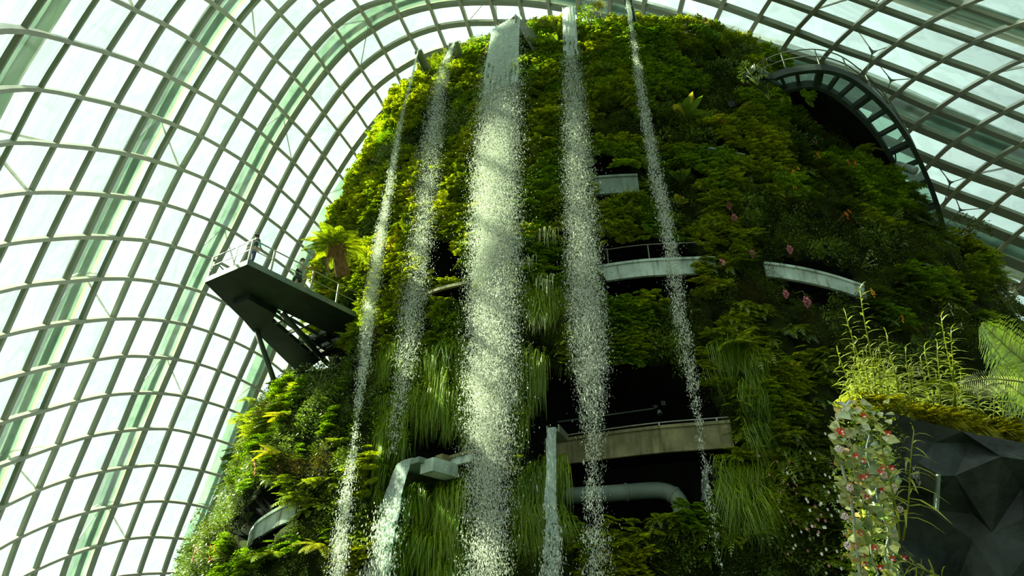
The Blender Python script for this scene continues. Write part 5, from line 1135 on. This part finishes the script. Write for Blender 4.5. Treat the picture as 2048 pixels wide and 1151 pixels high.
BL = [(1693, 325, 'orange', 5, .13, 'brightest orange blossom cluster, left one of a pair on the right slope'), (1707, 327, 'orange', 5, .13, 'brightest orange blossom cluster, right one of a pair on the right slope'),
      (1636, 313, 'orange', 3, .12, 'orange red blossoms up left of the brightest orange pair'), (1656, 329, 'orange', 2, .1, 'single orange red bloom just left of the brightest orange pair'),
      (1690, 432, 'orange', 4, .12, 'orange blossom cluster below the brightest pair, level with the lowest walkway bracket'), (1694, 421, 'orange', 2, .1, 'small orange bloom above the lower orange cluster'),
      (1742, 587, 'yellow', 4, .12, 'golden blossoms right of the shorter parapet end'), (1801, 640, 'yellow', 4, .12, 'golden blossoms above the tall thin stems'),
      (1584, 347, 'yellow', 5, .12, 'yellow blossom cluster left of the orange ones'), (1593, 337, 'yellow', 2, .1, 'small yellow bloom above the yellow cluster'), (1587, 379, 'yellow', 2, .09, 'amber bloom below the yellow cluster'),
      (1418, 338, 'yellow', 3, .1, 'pale yellow blossom under the weathered panel'), (1527, 222, 'red', 5, .1, 'red blossoms right of the round black floodlight'), (1500, 216, 'red', 3, .09, 'coral blossoms touching the round black floodlight'),
      (1428, 235, 'red', 6, .06, 'spray of small magenta red blossoms beside the largest rosette'), (1630, 246, 'pink', 4, .09, 'pale pink blossom cluster under the walkway'), (1628, 280, 'pink', 3, .09, 'pale pink blooms lower under the walkway'),
      (1410, 50, 'pink', 8, .07, 'pale pink blossoms on the highest right summit shrub'), (1565, 210, 'white', 12, .035, 'scatter of tiny white blossoms left of the walkway shade'), (1620, 235, 'white', 10, .03, 'fine white blossoms in the dark below the walkway'),
      (796, 468, 'red', 4, .1, 'red blossoms between the thin and misty falls, topmost patch'), (792, 480, 'red', 4, .1, 'red blossoms between the thin and misty falls, second patch down'), (778, 497, 'red', 4, .09, 'red blossoms between the thin and misty falls, lowest patch'), (757, 470, 'red', 3, .09, 'red blossoms against the edge of the thin fall'),
      (820, 385, 'pink', 6, .08, 'pink blossoms inside the misty fall half way up'), (735, 360, 'orange', 4, .1, 'orange leaves on the left outline above the yellow bush'), (745, 350, 'orange', 3, .1, 'small orange patch beside the roof on the left outline'), (748, 320, 'pink', 5, .09, 'pale pink blossoms on the left outline'), (780, 228, 'red', 5, .09, 'red leaves on the upper left outline'),
      (531, 903, 'pink', 5, .09, 'pink blossom ball above the pale yellow fern'), (512, 925, 'pink', 5, .1, 'upper pink blossom ball on the left outline near the pale yellow fern'), (514, 941, 'pink', 5, .1, 'lower pink blossom ball on the left outline near the pale yellow fern'),
      (394, 1106, 'pink', 8, .09, 'pink blossom spray hanging out at the lowest left outline'), (428, 1105, 'red', 7, .08, 'dark red blossoms beside the lowest left spray'), (678, 520, 'pink', 3, .09, 'pink bloom in front of the tree fern trunk'),
      (1896, 622, 'white', 6, .08, 'white blossom head high on the right slope'), (1920, 650, 'white', 3, .08, 'small white bloom right of the white blossom head'), (1832, 738, 'white', 6, .08, 'creamy blossom head among the thin stems'),
      (1445, 524, 'pink', 5, .08, 'dusty pink blossoms in the gap between the parapets'), (1800, 428, 'pink', 6, .06, 'pale pink scatter on the right slope near the outline'), (1745, 520, 'white', 6, .05, 'faint white blooms on the dark right slope'),
      (730, 655, 'mauve', 4, .11, 'pale mauve blossom at the root of the platform'), (745, 665, 'mauve', 3, .11, 'pale mauve star bloom beside the thin fall'), (1376, 62, 'mauve', 6, .07, 'mauve blue blossoms on the summit edge')]
for k, (x, y, m_, n, r, lab) in enumerate(BL): random.seed(500 + k); bloom(x, y, m_, lab, n, r, .15 if n < 6 else .32, 'blossom clusters on the hill')
random.seed(77)
def flower_shrub(x, y, lab, cols, n, s=1.3):
    p = put(x, y, .6); e = empty('flowering_shrub', p, lab, 'shrub', 'flowering shrubs low on the right'); B = basis(out_dir(p))
    v, f = cat_t([(leafy_t(60, .11, .6)[0] + np.array((random.uniform(-.6, .6), 0, random.uniform(-.7, .7))), leafy_t(60, .11, .6)[1]) for _ in range(4)]); tri_mesh('foliage', v @ B * s, f, L['dark'], e)
    for k in range(n):
        v, f = blossom_t(.05, 5, .2); c = np.array((random.gauss(0, .45), random.uniform(.5, .75), random.gauss(0, .55))); tri_mesh('blossom', (v + c) @ B * s, f, M[random.choice(cols)], e)
flower_shrub(1635, 990, 'shrub dotted with small white blossoms left of the cream-leaved vine', ['white'], 40)
flower_shrub(1615, 1070, 'shrub with mixed pink and white blossoms, below the white-dotted one', ['white', 'pink'], 30)
flower_shrub(1555, 955, 'shrub with a few pink blossoms below the dark bush', ['pink'], 14, 1.0)
flower_shrub(1570, 1100, 'dark shrub with sparse pale blossoms at the bottom edge', ['white', 'pink'], 12, 1.1)

# ------------------------------------------------------------------ black rock planter on the right and what grows on it
random.seed(42)
cols = [1742, 1800, 1868, 1925, 1990, 2060, 2150, 2290, 2450]; tops = [814, 829, 848, 862, 874, 888, 905, 930, 960]
rows = []
for r, fr in enumerate((0, .16, .36, .58, .8, 1.06, 1.75)):
    row = []
    for c, (x, ty) in enumerate(zip(cols, tops)):
        y = ty + (1165 - ty) * fr; jx = 0 if r == 0 else random.uniform(-28, 28); jy = 0 if r in (0, 6) else random.uniform(-26, 26)
        t = 10.2 - .25 * fr * 2 + random.uniform(-.2, .2) * (1 if r else .3) - .12 * c; x2 = x + jx + (18 * min(r, 5) if c == 0 else 0)
        row.append(at(x2, y + jy, t))
    rows.append(row)
nr, ncl = len(rows), len(cols); m = MB(); vs = [p for row in rows for p in row]; bk = V((.9, 2.6, -.2)); vs2 = [p + bk for p in vs]; fs = []
for r in range(nr - 1):
    for c in range(ncl - 1):
        q = r * ncl + c
        if (r + c) % 2: fs += [(q, q + 1, q + ncl + 1), (q, q + ncl + 1, q + ncl)]
        else: fs += [(q, q + 1, q + ncl), (q + 1, q + ncl + 1, q + ncl)]
o = len(vs)
bd = [c for c in range(ncl)] + [r * ncl + ncl - 1 for r in range(1, nr)] + [(nr - 1) * ncl + c for c in range(ncl - 2, -1, -1)] + [r * ncl for r in range(nr - 2, 0, -1)]
for k in range(len(bd)): fs.append((bd[k], bd[(k + 1) % len(bd)], o + bd[(k + 1) % len(bd)], o + bd[k]))
for r in range(nr - 1):
    for c in range(ncl - 1): q = o + r * ncl + c; fs.append((q, q + 1, q + ncl + 1, q + ncl))
m.add(vs + vs2, fs)
rock = empty('rock_planter', rows[0][0], 'large black faceted rock planter in the lower right corner', 'rock')
m.build('rock_face', M['rock'], rock)
MB().bar(at(1876, 948, 9.55), at(1872, 1020, 9.5), .05, .05).build('edge_seam', M['panel'], rock)
for poly in ([(1836, 925), (1872, 945), (1868, 985), (1842, 968)], [(1978, 1070), (2012, 1078), (2016, 1140), (1984, 1151)]):
    MB().prism([at(x, y, 9.5) for x, y in poly], (.05, .3, 0)).build('cleft_shade_block', M['black'], rock)  # black block stands for the shade inside a hole in the rock
def lily(base, top, lab, n=26, leaf=.32, r=.012, lean=0, mat='stemleaf', whorl=5, droop=.45, cat='stem plant', group='thin leafy stems on the rock planter'):
    b, t = V(base), V(top); ax = t - b; H = ax.length; e = empty('lily_stem', b, lab, cat, group)
    pts = [ax * (k / 6) + V((math.sin(k * .9) * .012 * H, 0, 0)) for k in range(7)]
    MB().tube(pts, [r * (1.15 - .1 * k) for k in range(7)], 6).build('stem', L[mat], None, True).parent = e
    vs = []; fs = []; u = ax.normalized(); x = u.cross(V((0, 1, 0))).normalized(); y = u.cross(x)
    for k in range(n):
        h = .18 + .82 * k / (n - 1); a = k * 2.39 + random.uniform(-.3, .3); c = ax * h + V((math.sin(h * 6 * .9) * .012 * H, 0, 0)); L_ = leaf * (1.15 - .6 * h) * random.uniform(.75, 1.2)
        d = (x * math.cos(a) + y * math.sin(a) * .8 + u * (.45 + .9 * max(0, h - .85) / .15)).normalized(); s = d.cross(u).normalized() * L_ * .05; o = len(vs)
        for q in range(4):
            tt = q / 3; p = c + d * L_ * tt - V((0, 0, droop * L_ * tt * tt)); w = (.55, 1, .8, .05)[q]; vs += [p - s * w, p + s * w]
        for q in range(3): fs += [(o + 2 * q, o + 2 * q + 1, o + 2 * q + 3), (o + 2 * q, o + 2 * q + 3, o + 2 * q + 2)]
    tri_mesh('leaves', [p[:] for p in vs], fs, L[mat], e)
TD = 10.6
def lt(bx, by, tx, ty, t=TD): return at(bx, by, t), at(tx, ty, t - .15)
SOLO = [((1752, 800), (1722, 575), 'tallest thin leafy stem rising left on the rock planter', 34), ((1738, 800), (1692, 622), 'tall thin stem just left of the tallest one', 30), ((1708, 800), (1676, 700), 'short leaning stem furthest left on the rock planter', 22),
        ((1800, 805), (1774, 665), 'thin stem in the middle thicket right of the tallest pair', 24), ((1912, 815), (1884, 630), 'tallest stem of the right-hand group on the planter', 28), ((1908, 812), (1904, 655), 'bushy-tipped stem beside the tallest of the right-hand group', 28),
        ((1880, 815), (1876, 685), 'whorl-topped stem in the right-hand group', 24), ((1868, 818), (1850, 690), 'slanting bare-based stem in the right-hand group', 20), ((1858, 818), (1842, 712), 'leftmost stem of the right-hand group', 18),
        ((2006, 850), (2004, 765), 'short stem beside the grey drooping fern frond', 14)]
for k, (b, t_, lab, n) in enumerate(SOLO): random.seed(600 + k); lily(*lt(*b, *t_), lab, n, .34)
random.seed(9)
for k in range(30):
    bx = random.uniform(1700, 1830); tx = bx + random.uniform(-25, 8); lily(*lt(bx, 812 + (bx - 1700) * .06, tx, random.uniform(690, 775), TD + random.uniform(-.3, .7)), 'short thin yellow green stem in the thicket at the left end of the planter', 18, .30, .009)
for k in range(8):
    bx = random.uniform(1840, 1990); lily(*lt(bx, 835, bx + random.uniform(-14, 6), random.uniform(740, 800), TD + random.uniform(0, .7)), 'short thin yellow green stem among the right-hand group on the rock planter', 16, .28, .009)
lily(at(1806, 1080, 8.9), at(1830, 862, 8.7), 'single curved stem with drooping leaves in front of the rock face', 24, .46, .013, 0, 'stemleaf', 5, .75)
lily(at(1800, 1075, 8.9), at(1762, 868, 8.8), 'leafy stem in front of the left edge of the rock', 26, .34, .013)
lily(at(1905, 1165, 8.4), at(1806, 1118, 8.5), 'leaning stem with blade leaves at the bottom edge of the picture', 18, .36, .012)
random.seed(13)
for x, y, s, lab in ((1772, 806, .42, 'small golden fern on the left end of the planter rim'), (1815, 826, .38, 'small golden fern second along the planter rim'), (1850, 840, .36, 'small golden fern third along the planter rim'), (1880, 842, .42, 'small golden fern at the foot of the right-hand stems'),
                 (1935, 862, .34, 'small golden fern right of the stems on the planter rim'), (1990, 872, .34, 'small golden fern at the right end of the planter rim')):
    plant('fern', lab, 'fern', at(x, y, 10.3), fronds(9, L['yellow'], .5, .7, .2, 1.4), s, V((-.2, -1, 0)), 0, 'golden ferns on the planter rim')
gc = []
for k in range(70):
    x = random.uniform(1690, 2060); gc.append((random.choice(TPL['grass']), at(x, 812 + max(0, x - 1745) * .22 + random.uniform(-6, 10), random.uniform(10.2, 11.4)), V((random.uniform(-.3, .3), -1, .9)).normalized(), random.uniform(.25, .45), 0, 0))
for k in range(60):
    x = random.uniform(1690, 2060); gc.append((random.choice(TPL['feather']), at(x, 815 + max(0, x - 1745) * .22 + random.uniform(-14, 6), random.uniform(10.3, 11.6)), V((0, -1, .4)).normalized(), random.uniform(.25, .4), 0, 0))
v, f = place_batch(gc); tag(tri_mesh('ground_cover', v, f, L['yellow']), 'golden low growth covering the top of the rock planter', 'foliage', kind='stuff')
# cream-leaved vine hanging down the left side of the planter
random.seed(31)
vp = [at(1700, 800, 9.6), at(1672, 850, 9.5), at(1684, 930, 9.4), at(1702, 1000, 9.3), at(1712, 1080, 9.2), at(1722, 1165, 9.1)]
vine = empty('climbing_vine', vp[0], 'hanging vine with cream and green heart leaves and red blossoms beside the rock', 'vine')
m = MB(); m.tube([q - vp[0] for q in catmull(vp, 5)], .022, 7)
for off in (V((.25, .1, 0)), V((.5, .15, .05))): m.tube([q - vp[0] + off + V((random.uniform(-.06, .06), 0, 0)) for q in catmull(vp[1:], 4)], .014, 6)
m.build('stem', M['lampw'], None, True).parent = vine
def heart(c, d, s, n, L_):
    return [c, c + s * L_ * .42 + d * L_ * .12, c + s * L_ * .40 + d * L_ * .42 + n * L_ * .05, c + d * L_, c - s * L_ * .40 + d * L_ * .42 + n * L_ * .05, c - s * L_ * .42 + d * L_ * .12, c + d * L_ * .5 - n * L_ * .08]
HT = [(0, 1, 6), (1, 2, 6), (2, 3, 6), (3, 4, 6), (4, 5, 6), (5, 0, 6)]
def vine_leaves(name, cnt, mat, size, right=118):
    vs = []; fs = []
    for k in range(cnt):
        y = random.uniform(800, 1160); x0 = 1655 + (y - 800) * .13; x = x0 + random.random() ** 1.2 * (right - (y - 800) * .06); c = at(x, y, random.uniform(9.0, 9.7)) - vp[0]
        d = V((random.uniform(-.7, .5), random.uniform(-.7, -.1), random.uniform(-1, -.1))).normalized(); s = d.cross(V((random.uniform(-.6, .6), -1, random.uniform(-.2, .8)))).normalized(); n = s.cross(d); o = len(vs)
        vs += heart(c, d, s, n, size * random.uniform(.6, 1.25)); fs += [(o + a, o + b, o + e_) for a, b, e_ in HT]
    ob = tri_mesh(name, [p[:] for p in vs], fs, L[mat], vine); return ob
vine_leaves('leaves', 250, 'vine', .145); o = vine_leaves('young_leaves', 60, 'vineedge', .10, 60); o['label'] = 'rusty yellow young leaves'; vine_leaves('dark_green_leaves', 110, 'broad', .15)  # last batch darker green, for variety and painted dark gaps
for k in range(22):
    y = random.uniform(800, 1140); x = 1665 + (y - 800) * .12 + random.random() * 105; v, f = blossom_t(.05, 5, .9); v2 = v.copy(); c = at(x, y, random.uniform(8.9, 9.2)) - vp[0]
    b = tri_mesh('blossom', v @ basis(V((random.uniform(-.6, .6), -1, random.uniform(-.5, .5)))) + np.array(c[:]), f, M['red'], vine)
    mm = MB().ball(c + V((0, -.03, -.02)), .018, 6, 4); v, f = mb_t(mm); tri_mesh('white_tip', v, f, M['white'], b)
for (x, y) in ((1677, 897), (1768, 950), (1690, 1032), (1788, 975), (1800, 1018), (1695, 1090), (1700, 975)):
    c = at(x, y, 8.95) - vp[0]; mm = MB()
    for k in range(22): a = k * 2.4; h = 1 - 2 * k / 21; rr = math.sqrt(1 - h * h); mm.ball(c + V((rr * math.cos(a), rr * math.sin(a), h)) * .04, .012, 5, 3)
    v, f = mb_t(mm); o = tri_mesh('flower_head', v, f, M['pinkbag'], vine)
# shaded growth just behind the vine and rock edge
bc = []
for k in range(60):
    y = random.uniform(830, 1165); x = random.uniform(1690, 1800); bc.append((random.choice(TPL['leafy']), at(x, y, random.uniform(9.8, 10.4)), V((-.2, -1, 0)), random.uniform(.35, .5), 0, 0))
v, f = place_batch(bc); tag(tri_mesh('shaded_creeper', v, f, L['dark']), 'dark creeper leaves filling the shade behind the cream-leaved vine', 'foliage', kind='stuff')
# tree fern fronds entering from the right edge
def big_frond(pts, w, lab, mat, n=44, flat=V((0, 0, 1))):
    P = catmull([V(p) for p in pts], 8); b = P[0]; e = empty('tree_fern_frond', b, lab, 'fern frond', 'fronds reaching in from the right edge'); vs = []; fs = []
    MB().tube([p - b for p in P], [.02 * (1 - .8 * k / len(P)) for k in range(len(P))], 6).build('midrib', M['stem'], None, True).parent = e
    for k in range(n):
        t = .04 + .95 * k / n; i = min(int(t * (len(P) - 1)), len(P) - 2); p = P[i].lerp(P[i + 1], t * (len(P) - 1) - i) - b; tg = (P[i + 1] - P[i]).normalized(); s = tg.cross(V((0, 1, .3))).normalized()
        for sg in (-1, 1):
            l = w * (math.sin(PI * min(1, .15 + .85 * t)) ** .6) * random.uniform(.9, 1.1); d = (s * sg + tg * .45).normalized()
            for q in range(5):
                a = p + d * l * q / 5; c = p + d * l * (q + 1) / 5 - V((0, 0, .02 * q)); hw = tg * (.017 - .003 * q) * w / .45; o = len(vs)
                vs += [a - hw, a + hw, c + hw * .8, c - hw * .8]; fs += [(o, o + 1, o + 2), (o, o + 2, o + 3)]
    tri_mesh('leaflets', [p[:] for p in vs], fs, L[mat], e)
random.seed(55)
big_frond([at(2110, 800, 11), at(2060, 735, 11), at(2010, 690, 11), at(1962, 645, 10.9)], .62, 'broad green tree fern frond at the right edge, upper of two', 'shrub', 60)
big_frond([at(2120, 850, 10.6), at(2060, 800, 10.6), at(2020, 770, 10.5), at(1990, 730, 10.5)], .5, 'second green frond below the broad one at the right edge', 'shrub', 50)
big_frond([at(2110, 775, 10.3), at(2040, 762, 10.3), at(1970, 757, 10.2), at(1915, 768, 10.1)], .20, 'grey green drooping frond above the rock planter', 'pale', 40)
big_frond([at(2010, 765, 10.3), at(1980, 768, 10.2), at(1945, 785, 10.1)], .14, 'short grey green frond below the drooping one', 'pale', 24)
